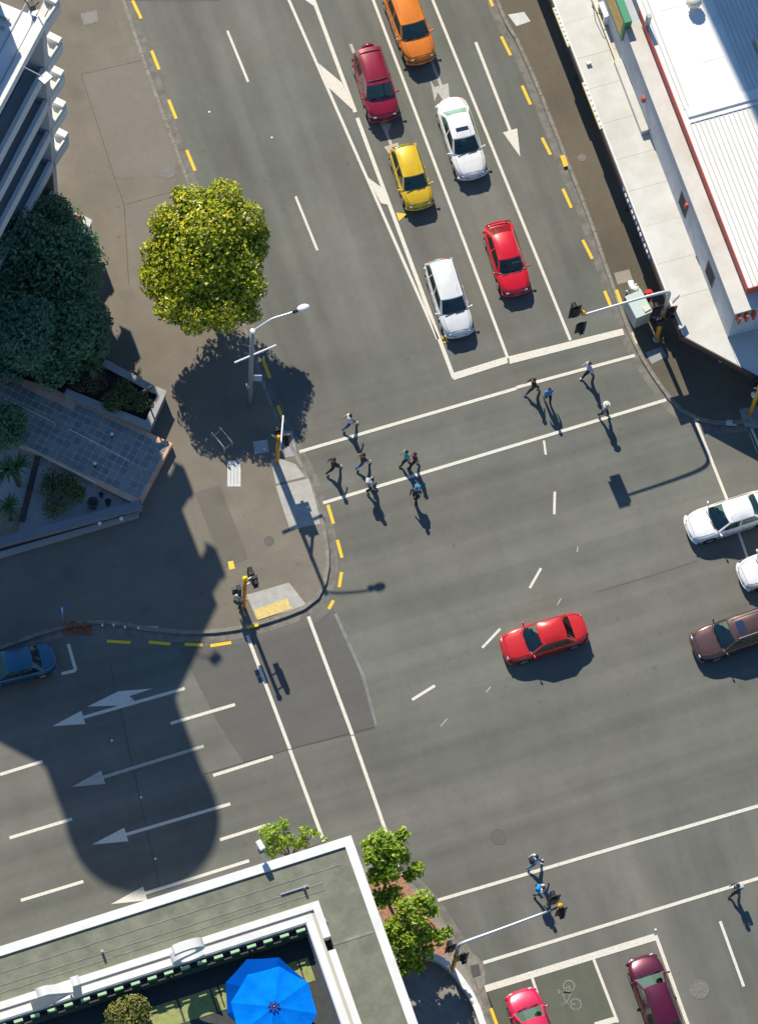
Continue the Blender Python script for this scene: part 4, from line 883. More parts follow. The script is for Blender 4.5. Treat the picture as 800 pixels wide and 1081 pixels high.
b = at(82, 518, .5); t = thing('pot', 'rectangular dark trough on the white gravel', 'pot', (b.x, b.y, .27), -.5, 'pots on the gravel'); bm = NB(); add_box(bm, (0, 0, .2), (.75, .4, .4)); bevel_all(bm, .03); obj('pot_body', bm, mat('dark_pot', (.06, .05, .05)), t); bm = NB(); add_box(bm, (0, 0, .405), (.62, .28, .02)); obj('soil', bm, SOIL, t)
A1, B1 = at(23, 551, .55), at(40, 482, .55)
t = thing('timber_bench', 'long dark timber bench across the gravel bed', 'bench', (A1.x, A1.y, .27)); d = B1 - A1; L = d.length; t.rotation_euler = (0, 0, math.atan2(d.y, d.x))
bm = NB(); add_box(bm, (L / 2, 0, .34), (L, .30, .10)); bevel_all(bm, .01); obj('seat', bm, mat('dark_timber', (.035, .03, .03), .7, var=.2, scale=6), t)
for f in (.08, .5, .92): bm = NB(); add_box(bm, (L * f, 0, .14), (.10, .26, .29)); obj('leg', bm, FRAME, t)
for k, (px, py, c, lab) in enumerate(((63, 214, (.55, .20, .07), 'terracotta pot with orange flowers on the wall below the balcony pier, left one'), (69, 218, (.52, .25, .12), 'terracotta pot with orange flowers below the balcony pier, middle one'), (83, 231, (.5, .2, .09), 'terracotta pot with orange flowers near the sunlit wall corner'))):
    b = at(px, py, 1.5); t = thing('flower_pot', lab, 'pot', (b.x, b.y, 1.36), 0, 'terracotta flower pots'); bm = NB(); add_lathe(bm, [(.10, 0), (.15, .22), (.13, .22), (.12, .16)], 14); obj('pot_body', bm, mat('terracotta', (.46, .2, .1), .8), t)
    P, d_ = crown_points([(0, 0, .33, .22, .2, .14)], 110, .4); obj('flowers', leaf_mesh('flowers', P, d_ + np.array([0, 0, .6]), np.full(110, .09), .8, mat('orange_flowers_%d' % k, c, .7)), None, t)
LIT = NB()
for k in range(420):
    x, y = rng.uniform(66, 96), rng.uniform(657, 671); p = at(x, y, .02)
    if abs(y - 664) < 4.5 - abs(x - 81) * .18 or rng.random() < .12: 
        a = rng.uniform(0, 6.28); s = .05 + .05 * rng.random(); z = .02 + .05 * rng.random() + (ZP if y < 662 else 0)
        LIT.faces.new([LIT.verts.new((p.x + s * math.cos(a + q), p.y + s * math.sin(a + q), z + .02 * math.sin(q * 3))) for q in (0, 1.4, 3.1, 4.6)])
tag(obj('leaf_litter', LIT, mat('brown_leaves', (.22, .085, .04), .9, var=.3, scale=9)), 'brown fallen leaves against the kerb beside the parked blue car', 'leaves', kind='stuff')

# ------------------------------------------------------------------ cars
def car_glass():
    m = bpy.data.materials.new('car_glass'); m.use_nodes = True
    n = m.node_tree.nodes; l = m.node_tree.links; n.remove(n['Principled BSDF']); o = n['Material Output']
    t = n.new('ShaderNodeBsdfTransparent'); t.inputs[0].default_value = (.66, .84, .78, 1)
    g = n.new('ShaderNodeBsdfGlossy'); g.inputs['Roughness'].default_value = .03; g.inputs['Color'].default_value = (.85, 1, .92, 1)
    f = n.new('ShaderNodeFresnel'); f.inputs[0].default_value = 1.65
    mx = n.new('ShaderNodeMixShader'); l.new(f.outputs[0], mx.inputs[0]); l.new(t.outputs[0], mx.inputs[1]); l.new(g.outputs[0], mx.inputs[2]); l.new(mx.outputs[0], o.inputs[0])
    return m
GLASS = car_glass()
TYRE = mat('tyre_rubber', (.018, .018, .018), .85); RIM = mat('alloy_rim', (.5, .5, .5), .3, metal=.8); BLACKP = mat('black_trim', (.018, .018, .02), .5)
LAMPG = mat('headlamp_lens', (.42, .45, .48), .12, coat=.5); TAIL = mat('tail_lamp_red', (.42, .012, .01), .2, coat=.5); SEATM = mat('car_seat', (.32, .31, .28), .8); DASH = mat('dashboard', (.24, .24, .22), .7); SEATB = mat('beige_seat', (.45, .38, .27), .8); PLATE = mat('number_plate', (.7, .7, .68), .4)
wb_ = NB(); add_lathe(wb_, [(.20, -.095), (.28, -.105), (.315, -.07), (.318, 0), (.315, .07), (.28, .105), (.20, .095)], 22, Matrix.Rotation(math.pi / 2, 4, 'X')); WHEEL = bpy.data.meshes.new('wheel'); wb_.to_mesh(WHEEL); wb_.free(); WHEEL.materials.append(TYRE)
wb_ = NB(); add_lathe(wb_, [(.205, -.10), (.205, .10)], 18, Matrix.Rotation(math.pi / 2, 4, 'X'))
for k in range(5):
    for s in (-1, 1): add_box(wb_, (.10 * math.cos(k * 1.2566), s * .103, .10 * math.sin(k * 1.2566)), (.19, .012, .05), M=Matrix.Rotation(0, 4, 'Y'))
RIMM = bpy.data.meshes.new('rim'); wb_.to_mesh(RIMM); wb_.free(); RIMM.materials.append(RIM)
SHAPES = {   # fractions of length from the tail (0) to the nose (1): rear glass base, roof rear, roof front, cowl; then heights
    'sedan': dict(L=4.55, W=1.74, H=1.43, rb=.17, rr=.285, rf=.56, cw=.725, zb=.90, zt=.97, zh=.86, yr=.60),
    'hatch': dict(L=3.85, W=1.66, H=1.47, rb=.035, rr=.14, rf=.58, cw=.745, zb=.92, zt=.93, zh=.86, yr=.60),
    'coupe': dict(L=4.05, W=1.68, H=1.36, rb=.06, rr=.22, rf=.56, cw=.725, zb=.88, zt=.94, zh=.84, yr=.585),
    'wagon': dict(L=4.6, W=1.76, H=1.48, rb=.03, rr=.10, rf=.58, cw=.735, zb=.92, zt=.94, zh=.86, yr=.61),
    'suv':   dict(L=4.3, W=1.78, H=1.72, rb=.03, rr=.08, rf=.60, cw=.73, zb=1.06, zt=1.08, zh=1.02, yr=.64)}
def lerp(a, b, t): return a + (b - a) * t
def car(name, label, kind, front, rear, col, metallic=.0, W=None, L=None, H=None, roof_rack=False, sunroof=None, spare=False, spoiler=False, seats=None, rough=.28, cat='car', stripes=None):
    S_ = dict(SHAPES[kind]); A1, B1 = at(*front, .55), at(*rear, .55); d = A1 - B1; L = L or d.length; c = (A1 + B1) / 2
    if L: c = A1 - d.normalized() * (L / 2)
    W = W or S_['W']; H = H or S_['H']; zb, zt, zh = S_['zb'], S_['zt'], S_['zh']
    t = thing(name, label, cat, (c.x, c.y, .008), math.atan2(d.y, d.x))
    paint = mat('paint_' + label.replace(' ', '_')[:40], col, rough, metal=metallic, coat=.8, var=.06, scale=2.5)
    X = lambda f: (f - .5) * L
    ax = (X(.185), X(.80))
    def ztop(f):
        if f > S_['cw']: 
            k = (f - S_['cw']) / (1 - S_['cw']); return lerp(zb, zh - .17, k ** 1.9) - max(0, k - .9) * .7
        if f < S_['rb']: return lerp(zt - .05, zt, min(1, f / max(.01, S_['rb']))) - max(0, .03 - f) * 2.0
        k = (f - S_['rb']) / (S_['cw'] - S_['rb']); return lerp(zt, zb, k)
    fs_ = sorted(set([round(.5 + .5 * math.sin(math.pi / 2 * s / 13), 4) for s in range(-13, 14)] + [round((a + q * .09) / L + .5, 4) for a in ax for q in (-4.4, -4, -3.3, -2.2, -1, 0, 1, 2.2, 3.3, 4, 4.4)] + [S_['cw'], S_['rb']]))
    bm = NB(); rows = []
    for f in fs_:
        x = X(f); tt = abs(2 * f - 1); w = W / 2 * (max(0, 1 - tt ** 9)) ** .42 * (1 - .045 * tt * tt); w = max(w, .0)
        zl = .19 + .06 * max(0, tt - .85) / .15; z2 = ztop(f)
        for a in ax:
            if abs(x - a) < .395: zl = max(zl, .315 + math.sqrt(.395 ** 2 - (x - a) ** 2) * .96)
        zm = max(.58, zl + .04); zm = min(zm, z2 - .12)
        prof = [(0, zl), (w * .86, zl), (w * .985, zl + .02), (w, (zl + zm) / 2 + .02), (w * .995, zm), (w * .972, z2 - .09), (w * .925, z2 - .022), (w * .80, z2 + .004), (w * .40, z2 + .030), (0, z2 + .038)]
        rows.append([bm.verts.new((x, y, z)) for y, z in prof] + [bm.verts.new((x, -y, z)) for y, z in reversed(prof[1:-1])])
    n = len(rows[0])
    for a, b in zip(rows, rows[1:]):
        for k in range(n): bm.faces.new((a[k], b[k], b[(k + 1) % n], a[(k + 1) % n]))
    bm.faces.new(rows[0]); bm.faces.new(list(reversed(rows[-1])))
    bmesh.ops.remove_doubles(bm, verts=bm.verts, dist=.0008); bmesh.ops.recalc_face_normals(bm, faces=bm.faces)
    body = obj('body', bm, paint, t, True)
    # cabin surfaces
    yb, yr = W / 2 * .90, S_['yr'] * W / 1.74
    xr0, xr1, xf1, xf0 = X(S_['rb']) , X(S_['rr']), X(S_['rf']), X(S_['cw'])
    def half(v): return lerp(yb, yr, v ** .85)
    def zz(v): return lerp(min(zb, zt) - .02, H - .03, math.sin(v * math.pi / 2) ** .9 if False else v)
    def front_s(u, v): y = u * half(v); return Vector((lerp(xf0, xf1, v) + .13 * (1 - u * u) * (1 - .5 * v), y, lerp(zb - .02, H - .03, v) + .028 * (1 - u * u) * v))
    def rear_s(u, v): y = u * half(v); return Vector((lerp(xr0, xr1, v) - .07 * (1 - u * u), y, lerp(zt - .02, H - .03, v) + .028 * (1 - u * u) * v))
    def side_s(s):
        def fn(u, v): return Vector((lerp(lerp(xr0, xr1, v), lerp(xf0, xf1, v), u), s * (half(v) + .03 * math.sin(math.pi * u) * (1 - v)), lerp(lerp(zt, zb, u) - .02, H - .03, v)))
        return fn
    def roof_s(u, v):   # u along, v across -1..1
        e = 4 * u * (1 - u); x = lerp(xr1 - .07 * (1 - v * v), xf1 + .065 * (1 - v * v), u); return Vector((x, v * yr, H - .03 + .028 * (1 - v * v) + .085 * e * (1 - v ** 4)))
    def grid(fn, u0, u1, v0, v1, nu, nv, off=0.0, flip=False):
        bm = NB(); V = [[bm.verts.new(fn(lerp(u0, u1, i / nu), lerp(v0, v1, j / nv))) for j in range(nv + 1)] for i in range(nu + 1)]
        for i in range(nu):
            for j in range(nv): bm.faces.new((V[i][j], V[i + 1][j], V[i + 1][j + 1], V[i][j + 1]))
        bm.normal_update(); cz = Vector((0, 0, zb + .15)); av = sum((f.normal for f in bm.faces), Vector()); ct = sum((f.calc_center_median() for f in bm.faces), Vector()) / len(bm.faces)
        if av.dot(ct - cz) < 0: bmesh.ops.reverse_faces(bm, faces=bm.faces)
        if off:
            bm.normal_update(); 
            for v in bm.verts: v.co += v.normal * off
        return bm
    def frame(fn, u0, u1, v0, v1, nu, name):           # painted border round a glass opening
        bm = NB(); us = [0 if fn not in (front_s, rear_s) else -1, u0, u1, 1]; vv = [0, v0, v1, 1]
        for i in range(3):
            for j in range(3):
                if i == 1 and j == 1: continue
                g = grid(fn, us[i], us[i + 1], vv[j], vv[j + 1], nu if i == 1 else 1, 4 if j == 1 else 1); me = bpy.data.meshes.new('q'); g.to_mesh(me); g.free(); bm.from_mesh(me); bpy.data.meshes.remove(me)
        bmesh.ops.remove_doubles(bm, verts=bm.verts, dist=.0005); return bm
    cab = NB()
    for fn, a, b in ((front_s, -.90, .90), (rear_s, -.86, .86)):
        g = frame(fn, a, b, .10, .95, 8, 'x'); me = bpy.data.meshes.new('q'); g.to_mesh(me); g.free(); cab.from_mesh(me); bpy.data.meshes.remove(me)
    SW = ((.055, .50), (.535, .945)) if kind != 'coupe' else ((.10, .46), (.50, .95))
    if kind in ('wagon', 'suv'): SW = ((.03, .25), (.275, .57), (.60, .95))
    for s in (-1, 1):
        fn = side_s(s); us = [0] + [q for ab_ in SW for q in ab_] + [1]; vv = [0, .12, .90, 1]
        for i in range(len(us) - 1):
            for j in range(3):
                if i % 2 == 1 and j == 1: continue
                g = grid(fn, us[i], us[i + 1], vv[j], vv[j + 1], 3 if i % 2 else 1, 2 if j == 1 else 1); me = bpy.data.meshes.new('q'); g.to_mesh(me); g.free(); cab.from_mesh(me); bpy.data.meshes.remove(me)
    bmesh.ops.remove_doubles(cab, verts=cab.verts, dist=.0005)
    obj('cabin_frame', cab, paint, t, True)
    obj('roof', grid(roof_s, 0, 1, -1, 1, 10, 10), paint, t, True)
    ws = obj('windshield', grid(front_s, -.91, .91, .09, .96, 8, 5, -.004), GLASS, t, True); rw = obj('rear_window', grid(rear_s, -.87, .87, .09, .96, 8, 4, -.004), GLASS, t, True)
    for s in (-1, 1):
        for (a, b) in SW: obj('side_window', grid(side_s(s), a - .006, b + .006, .11, .91, 3, 3, -.004), GLASS, t, True)
    # cabin inside
    bm = NB(); add_box(bm, ((xr0 + xf0) / 2, 0, zb + .01), (xf0 - xr0 - .1, yb * 1.9, .09)); obj('interior', bm, DASH, t)
    sm = SEATB if seats == 'beige' else SEATM
    for sx in (lerp(xr1, xf1, .62), lerp(xr1, xf1, .10)):
        for sy in (-.36, .36):
            bm = NB(); add_box(bm, (sx, sy, zb + .16), (.16, .44, .36)); add_box(bm, (sx - .03, sy, zb + .38), (.10, .22, .12)); add_box(bm, (sx + .26, sy, zb + .07), (.42, .44, .10)); bevel_all(bm, .03); obj('seat', bm, sm, t)
    bm = NB(); add_lathe(bm, [(.17, -.012), (.17, .012), (.14, .012), (.14, -.012)], 14, Matrix.Translation((lerp(xf1, xf0, .38), -.36, zb + .14)) @ Matrix.Rotation(-.9, 4, 'Y')); obj('steering_wheel', bm, BLACKP, t)
    bm = NB()
    for s in (-.30, .25): add_box(bm, (lerp(xf0, xf1, .06) + .10, s, zb + .045), (.03, .50, .02), .12)
    obj('wiper', bm, BLACKP, ws)
    for s in (-1, 1):
        for a in ax:
            w_ = obj('wheel', WHEEL, None, t); w_.location = (a, s * (W / 2 - .115), .318 - .008); r_ = obj('rim', RIMM, None, w_)
        # lamps, mirrors, handles
        def wid(f): tt = abs(2 * f - 1); return W / 2 * (max(0, 1 - tt ** 9)) ** .42 * (1 - .045 * tt * tt)
        fx = .972; bm = NB(); bmesh.ops.create_icosphere(bm, subdivisions=2, radius=1, matrix=Matrix.Translation((X(fx) - .03, s * wid(fx) * .76, ztop(.965) - .07)) @ Matrix.Rotation(-s * .42, 4, 'Z') @ Matrix.Diagonal((.085, .19, .055, 1))); obj('headlight', bm, LAMPG, t, True)
        fx = .020; bm = NB(); bmesh.ops.create_icosphere(bm, subdivisions=2, radius=1, matrix=Matrix.Translation((X(fx) + .02, s * wid(fx) * .80, ztop(.02) - .10)) @ Matrix.Rotation(s * .42, 4, 'Z') @ Matrix.Diagonal((.08, .20, .09, 1))); obj('tail_light', bm, TAIL, t, True)
        bm = NB(); bmesh.ops.create_icosphere(bm, subdivisions=2, radius=1, matrix=Matrix.Translation((lerp(xf0, xf1, .22), s * (W / 2 + .085), zb + .06)) @ Matrix.Rotation(s * .2, 4, 'Z') @ Matrix.Diagonal((.055, .09, .06, 1))); add_box(bm, (lerp(xf0, xf1, .22) + .01, s * (W / 2 - .03), zb + .02), (.05, .14, .03)); obj('mirror', bm, paint, t, True)
        for f in (.42, .62):
            bm = NB(); add_box(bm, (X(f), s * (W / 2 * .985), zb - .13), (.16, .03, .03)); bevel_all(bm, .008); obj('door_handle', bm, paint if metallic else BLACKP, t)
        bm = NB(); add_box(bm, (X(.49), s * (W / 2 - .004), .52), (L * .50, .02, .05)); obj('side_moulding', bm, BLACKP, t)
    bm = NB(); add_box(bm, (X(.992), 0, .50), (.05, W * .42, .10)); obj('grille', bm, BLACKP, t)
    bm = NB(); add_box(bm, (X(.999), 0, .38), (.02, .36, .12)); obj('number_plate', bm, PLATE, t)
    bm = NB(); add_box(bm, (X(.002), 0, .62), (.03, .36, .12)); obj('number_plate', bm, PLATE, t)
    for f, sgn in ((.985, 1), (.012, -1)):                        # bumpers
        bm = NB(); pts = []
        for k in range(-7, 8):
            y = k / 7 * W * .455; xx = X(f) - sgn * (.20 * abs(k / 7) ** 4) + sgn * .02; pts.append((xx, y, .44))
        add_tube(bm, pts, .085, 8); obj('bumper', bm, paint, t, True)
    # shut lines of bonnet, boot and doors
    def gap(pts, r=.009): bm = NB(); add_tube(bm, pts, r, 4); obj('panel_gap', bm, BLACKP, body)
    def skin(f, q): return Vector((X(f), q * wid(f), ztop(f) + (.012 if abs(q) > .6 else .034)))
    for s in (-1, 1):
        gap([skin(lerp(S_['cw'] + .015, .955, j / 6), s * .80) for j in range(7)])
        if S_['rb'] > .1: gap([skin(lerp(.03, S_['rb'] - .01, j / 3), s * .80) for j in range(4)])
        for f in (.36, .535, .70): gap([(X(f), s * (W / 2 * .999), .30), (X(f), s * (W / 2 * .998), .60), (X(f), s * W / 2 * .965, zb - .06)], .008)
    gap([skin(.957, q / 8) for q in range(-6, 7)])
    if sunroof:
        u0, u1 = sunroof; obj('sunroof', grid(roof_s, u0, u1, -.55, .55, 3, 4, .006), mat('sunroof_glass', (.02, .035, .07), .08, spec=.6), t, True)
    if roof_rack:
        for s in (-1, 1):
            bm = NB(); add_tube(bm, [roof_s(u, s * .86) + Vector((0, 0, .05 if 0.05 < u < .95 else 0)) for u in (.04, .1, .3, .5, .7, .86, .92)], .018, 6); obj('roof_rail', bm, STEEL if roof_rack == 'steel' else BLACKP, t)
    if spare:
        bm = NB(); add_lathe(bm, [(.05, -.1), (.33, -.1), (.36, 0), (.33, .1), (.05, .11)], 20, Matrix.Translation((X(0) - .14, .12, .88)) @ Matrix.Rotation(math.pi / 2, 4, 'Y')); obj('spare_wheel_cover', bm, paint, t, True)
        bm = NB(); add_tube(bm, [roof_s(.90, -.85) + Vector((0, 0, .02)), roof_s(.90, -.4) + Vector((0, 0, .04)), roof_s(.90, .4) + Vector((0, 0, .04)), roof_s(.90, .85) + Vector((0, 0, .02))], .025, 6); obj('roof_bar', bm, BLACKP, t)
        bm = NB(); add_tube(bm, [roof_s(.12, -.85) + Vector((0, 0, .02)), roof_s(.12, -.4) + Vector((0, 0, .04)), roof_s(.12, .4) + Vector((0, 0, .04)), roof_s(.12, .85) + Vector((0, 0, .02))], .025, 6); obj('roof_bar', bm, BLACKP, t)
    if spoiler:
        bm = NB(); add_tube(bm, [(X(.02) + .1, -W * .40, zt + .02), (X(.02), -W * .36, zt + .10), (X(.01), 0, zt + .12), (X(.02), W * .36, zt + .10), (X(.02) + .1, W * .40, zt + .02)], .04, 6); obj('spoiler', bm, paint, t)
    bm = NB(); add_tube(bm, [roof_s(.9, .6), roof_s(.9, .6) + Vector((-.25, 0, .35))], .006, 4); obj('aerial', bm, BLACKP, t)
    return t
car('suv', 'orange sport utility car at the top edge behind the white sedan', 'suv', (446, 65), (411, -30), (.72, .20, .012), .15, L=4.6)
car('suv', 'dark red four wheel drive with roof bars and a red spare wheel cover', 'suv', (406.5, 126), (384, 48), (.24, .004, .020), .1, L=4.0, spare=True, W=1.76, roof_rack=True)
car('hatchback', 'yellow hatchback waiting behind the silver car', 'hatch', (444, 219), (422, 148), (.66, .42, .012), .1, L=3.62, W=1.62)
car('sedan', 'white sedan with sunroof and beige seats waiting in the middle lane', 'sedan', (500, 187), (471, 95), (.72, .70, .67), 0, L=4.62, sunroof=(.60, .76), seats='beige', W=1.76)
car('coupe', 'bright red coupe with dark rear window nearest the right stop line', 'coupe', (546, 310), (523, 234), (.58, .006, .014), 0, L=4.0, spoiler=True, W=1.68)
car('wagon', 'silver white estate car first at the stop line beside the merging lines', 'wagon', (486, 354), (460, 270), (.68, .67, .65), .05, L=4.3, W=1.68)
car('sedan', 'red sedan alone in the middle of the crossing', 'sedan', (530.5, 687), (618, 661), (.52, .014, .010), .1, L=4.35, W=1.72)
car('sedan', 'white boxy sedan entering from the right beside the signal shadow', 'sedan', (725.5, 560), (818, 530), (.74, .73, .71), 0, L=4.6, W=1.72, H=1.40)
car('hatchback', 'white car cut by the right edge below the boxy sedan', 'hatch', (781, 610), (870, 580), (.72, .705, .68), 0, L=4.3, W=1.70)
car('wagon', 'brown estate car with roof rails and sunroof at the right edge', 'wagon', (732, 685), (825, 653), (.105, .055, .045), .45, L=4.65, sunroof=(.68, .86), roof_rack='steel', rough=.3, W=1.78)
car('hatchback', 'blue car parked in shade at the left kerb', 'sedan', (-32, 714), (57, 693), (.001, .085, .16), .1, L=4.3, W=1.68)
car('hatchback', 'pink red car at the bottom edge in the green cycle box', 'hatch', (548, 1046), (582, 1136), (.62, .018, .075), .15, L=4.2, W=1.74)
car('hatchback', 'dark maroon hatchback at the bottom edge behind the stop line', 'hatch', (676, 1010), (707, 1095), (.10, .006, .026), .35, L=4.25, W=1.72, roof_rack=True)

# ------------------------------------------------------------------ people
def cloth(name, col): return mat('cloth_' + name, col, .85)
SKIN = {'a': mat('skin_light', (.55, .33, .24), .6), 'b': mat('skin_tan', (.38, .22, .15), .6)}
def person(label, px, facing, top, legs, hair, skin='a', stride=.36, arm=.5, shoes=(.03, .03, .03), height=1.72, hat=None, bag=None, sleeves='long', skirt=False, phase=1, standing=False):
    """px: photo position between the feet; facing: photo direction the person walks in"""
    p = at(*px, 0); zg = ZP if standing == 'path' else 0.008
    q = at(px[0] + facing[0], px[1] + facing[1]); rz = math.atan2((q - p).y, (q - p).x); p = at(*px, zg)
    t = thing('person', label, 'person', (p.x, p.y, zg), rz, 'pedestrians')
    k = height / 1.72; st = stride
    V, E, R, Z = [], [], [], []           # verts, edges, radii, zone of the edge end
    def v(x, y, z, r, zone): V.append((x * k, y * k, z * k)); R.append(r * k); Z.append(zone); return len(V) - 1
    drop = .06 * (st / .36) ** 2
    pel = v(0, 0, .95 - drop, .142, 'legs'); ab_ = v(.01, 0, 1.10 - drop, .150, 'top'); ch = v(.03, 0, 1.30 - drop, .172, 'top'); nk = v(.045, 0, 1.46 - drop, .060, 'skin'); hd0 = v(.065, 0, 1.55 - drop, .080, 'skin'); hd1 = v(.07, 0, 1.63 - drop, .090, 'skin'); hd2 = v(.06, 0, 1.70 - drop, .068, 'skin')
    E += [(pel, ab_), (ab_, ch), (ch, nk), (nk, hd0), (hd0, hd1), (hd1, hd2)]
    for s in (-1, 1):
        f = st * s * phase
        hip = v(.0, s * .095, .90 - drop, .112, 'legs'); kb = .5 * f + (.10 if f < 0 else .06); kn = v(kb, s * .10, .50 - drop * .5, .078, 'legs'); an = v(f, s * .095, .10 + (.05 if f < 0 else 0), .055, 'legs'); toe = v(f + .16, s * .11, .05, .048, 'shoe')
        E += [(pel, hip), (hip, kn), (kn, an), (an, toe)]
        a = max(-.30, min(.30, -f * .62))
        sh = v(.02, s * .185, 1.38 - drop, .078, 'top'); el = v(.01 + a * .42, s * .25, 1.11 - drop + abs(a) * .06, .052, 'top' if sleeves == 'long' else 'skin'); wr = v(.05 + a * .95, s * .25, .89 - drop + abs(a) * .22, .036, 'skin' if sleeves != 'long' else 'top'); pm = v(.06 + a * 1.14, s * .245, .815 - drop + abs(a) * .28, .034, 'skin')
        E += [(ch, sh), (sh, el), (el, wr), (wr, pm)]
        for i, (dx, dl_) in enumerate(((.035, .055), (.02, .085), (.004, .092), (-.012, .085), (-.026, .065))):   # thumb and four fingers
            m1 = v(.06 + a * 1.18 + dx * 1.3, s * (.24 + (.012 if i == 0 else 0)), .79 - drop + abs(a) * .28 - dl_ * .35, .0095, 'skin'); m2 = v(.075 + a * 1.22 + dx * 1.5, s * .236, .79 - drop + abs(a) * .28 - dl_, .008, 'skin'); E += [(pm, m1), (m1, m2)]
    me = bpy.data.meshes.new('body'); me.from_pydata(V, E, []); tmp = bpy.data.objects.new('tmp', me); COL.objects.link(tmp)
    md = tmp.modifiers.new('skin', 'SKIN'); sk = me.skin_vertices[0].data
    for i, r in enumerate(R): sk[i].radius = (r, r)
    sk[pel].use_root = True
    sd_ = tmp.modifiers.new('sub', 'SUBSURF'); sd_.levels = 1; sd_.render_levels = 1
    dg = bpy.context.evaluated_depsgraph_get(); nm = bpy.data.meshes.new_from_object(tmp.evaluated_get(dg)); bpy.data.objects.remove(tmp)
    zones = ['skin', 'top', 'legs', 'shoe']; nm.materials.clear()
    for m_ in (SKIN[skin], cloth('%02d%02d%02d' % tuple(int(c * 99) for c in top), top), cloth('%02d%02d%02d' % tuple(int(c * 99) for c in legs), legs), cloth('%02d%02d%02d' % tuple(int(c * 99) for c in shoes), shoes)): nm.materials.append(m_)
    vv = np.array(V); ed = np.array(E); a_, b_ = vv[ed[:, 0]], vv[ed[:, 1]]; dd = b_ - a_; l2 = (dd ** 2).sum(1) + 1e-9; rr = np.array(R)
    for f in nm.polygons:
        c = np.array(f.center); tt = np.clip(((c - a_) * dd).sum(1) / l2, 0, 1); dist = np.linalg.norm(c - (a_ + dd * tt[:, None]), axis=1) / (rr[ed[:, 0]] * (1 - tt) + rr[ed[:, 1]] * tt)
        i = int(dist.argmin()); zn = Z[ed[i, 1]] if (tt[i] > .35 or Z[ed[i, 0]] == 'skin') else Z[ed[i, 0]]
        f.material_index = zones.index(zn); f.use_smooth = True
    obj('body', nm, None, t)
    hx, hz = .045 * k, (1.66 - drop) * k
    bm = NB(); bmesh.ops.create_icosphere(bm, subdivisions=2, radius=1, matrix=Matrix.Translation((hx, 0, hz)) @ Matrix.Diagonal((.112, .098, .105, 1)))
    bmesh.ops.delete(bm, geom=[v_ for v_ in bm.verts if v_.co.x > hx + .045 and v_.co.z < hz + .035], context='VERTS')
    obj('hair', bm, cloth('hair%02d%02d%02d' % tuple(int(c * 99) for c in hair), hair), t, True)
    fb = NB()                                              # face: nose, eyes, mouth, ears
    fx = (.07 + .088) * k; fz = (1.60 - drop) * k
    add_box(fb, (fx, 0, fz), (.03, .022, .04)); add_box(fb, (fx - .008, 0, fz - .045), (.012, .04, .010))
    for s in (-1, 1): add_box(fb, (fx - .006, s * .032, fz + .03), (.012, .022, .010)); add_box(fb, (.07 * k, s * .092 * k, fz + .005), (.03, .016, .05))
    obj('face', fb, SKIN[skin], t)
    if skirt:
        bm = NB(); add_lathe(bm, [(.125, 1.0 * k), (.19, .75 * k), (.23, .58 * k), (.22, .58 * k)], 14); obj('skirt', bm, cloth('%02d%02d%02d' % tuple(int(c * 99) for c in legs), legs), t, True)
    if hat:
        bm = NB(); add_lathe(bm, [(.19, hz + .005), (.19, hz + .02), (.115, hz + .03), (.105, hz + .11), (.03, hz + .125)], 16, Matrix.Translation((hx, 0, 0))); obj('hat', bm, cloth('hat%02d%02d%02d' % tuple(int(c * 99) for c in hat), hat), t)
    if bag:
        bm = NB(); add_box(bm, (-.20 * k, 0, (1.22 - drop) * k), (.20, .32, .46)); bevel_all(bm, .06, 2); bp = obj('backpack', bm, cloth('bag%02d%02d%02d' % tuple(int(c * 99) for c in bag), bag), t, True)
        for s in (-1, 1):
            bm = NB(); add_tube(bm, [(-.14 * k, s * .10, (1.42 - drop) * k), (0.04, s * .115, (1.475 - drop) * k), (.165 * k, s * .11, (1.36 - drop) * k), (.13 * k, s * .13, (1.15 - drop) * k), (-.1 * k, s * .14, (1.05 - drop) * k)], .018, 5); obj('strap', bm, cloth('bag%02d%02d%02d' % tuple(int(c * 99) for c in bag), bag), bp)
    return t
JEAN = (.045, .085, .19); BLK = (.018, .018, .022); DK = (.035, .02, .018)
E_, W_ = (10, -3), (-10, 3)
person('person in white shirt and blue jeans striding right on the upper crossing line', (368, 451), E_, (.68, .67, .62), JEAN, (.03, .015, .01), stride=.40, shoes=(.6, .6, .6), sleeves='short')
person('person in dark clothes with white shoes striding right near the kerb, left of the others', (351, 497), E_, (.05, .035, .045), BLK, (.02, .015, .012), stride=.40, shoes=(.6, .6, .6))
person('person in brown top and blue jeans stepping right between the crossing lines', (382, 492), E_, (.09, .045, .04), (.03, .10, .28), (.02, .015, .012), stride=.38, shoes=(.5, .5, .5), sleeves='short')
person('person in striped grey white top walking right on the lower crossing line', (391, 518), (10, 1), (.38, .38, .40), BLK, (.03, .015, .01), stride=.22, sleeves='short', bag=(.45, .45, .47))
person('person in turquoise shirt walking left beside the maroon shirt', (428, 489), W_, (.02, .42, .48), BLK, (.02, .012, .01), stride=.26, sleeves='short')
person('person in maroon shirt walking beside the turquoise shirt', (437, 491), W_, (.22, .012, .045), BLK, (.02, .012, .01), stride=.28, sleeves='short', height=1.68)
person('person in dark clothes with bright blue bag alone below the turquoise shirt', (438, 527), (-3, 8), (.03, .025, .03), BLK, (.06, .03, .02), stride=.2, bag=(.01, .22, .50), height=1.70)
person('person in dark red top striding left on the crossing line below the stop line', (562, 413), W_, (.10, .02, .02), (.05, .06, .10), (.02, .01, .01), stride=.38, shoes=(.1, .15, .4))
person('person in bright blue shirt walking beside the dark red top', (577, 423), (3, 8), (.02, .22, .56), BLK, (.03, .015, .01), stride=.2, sleeves='short')
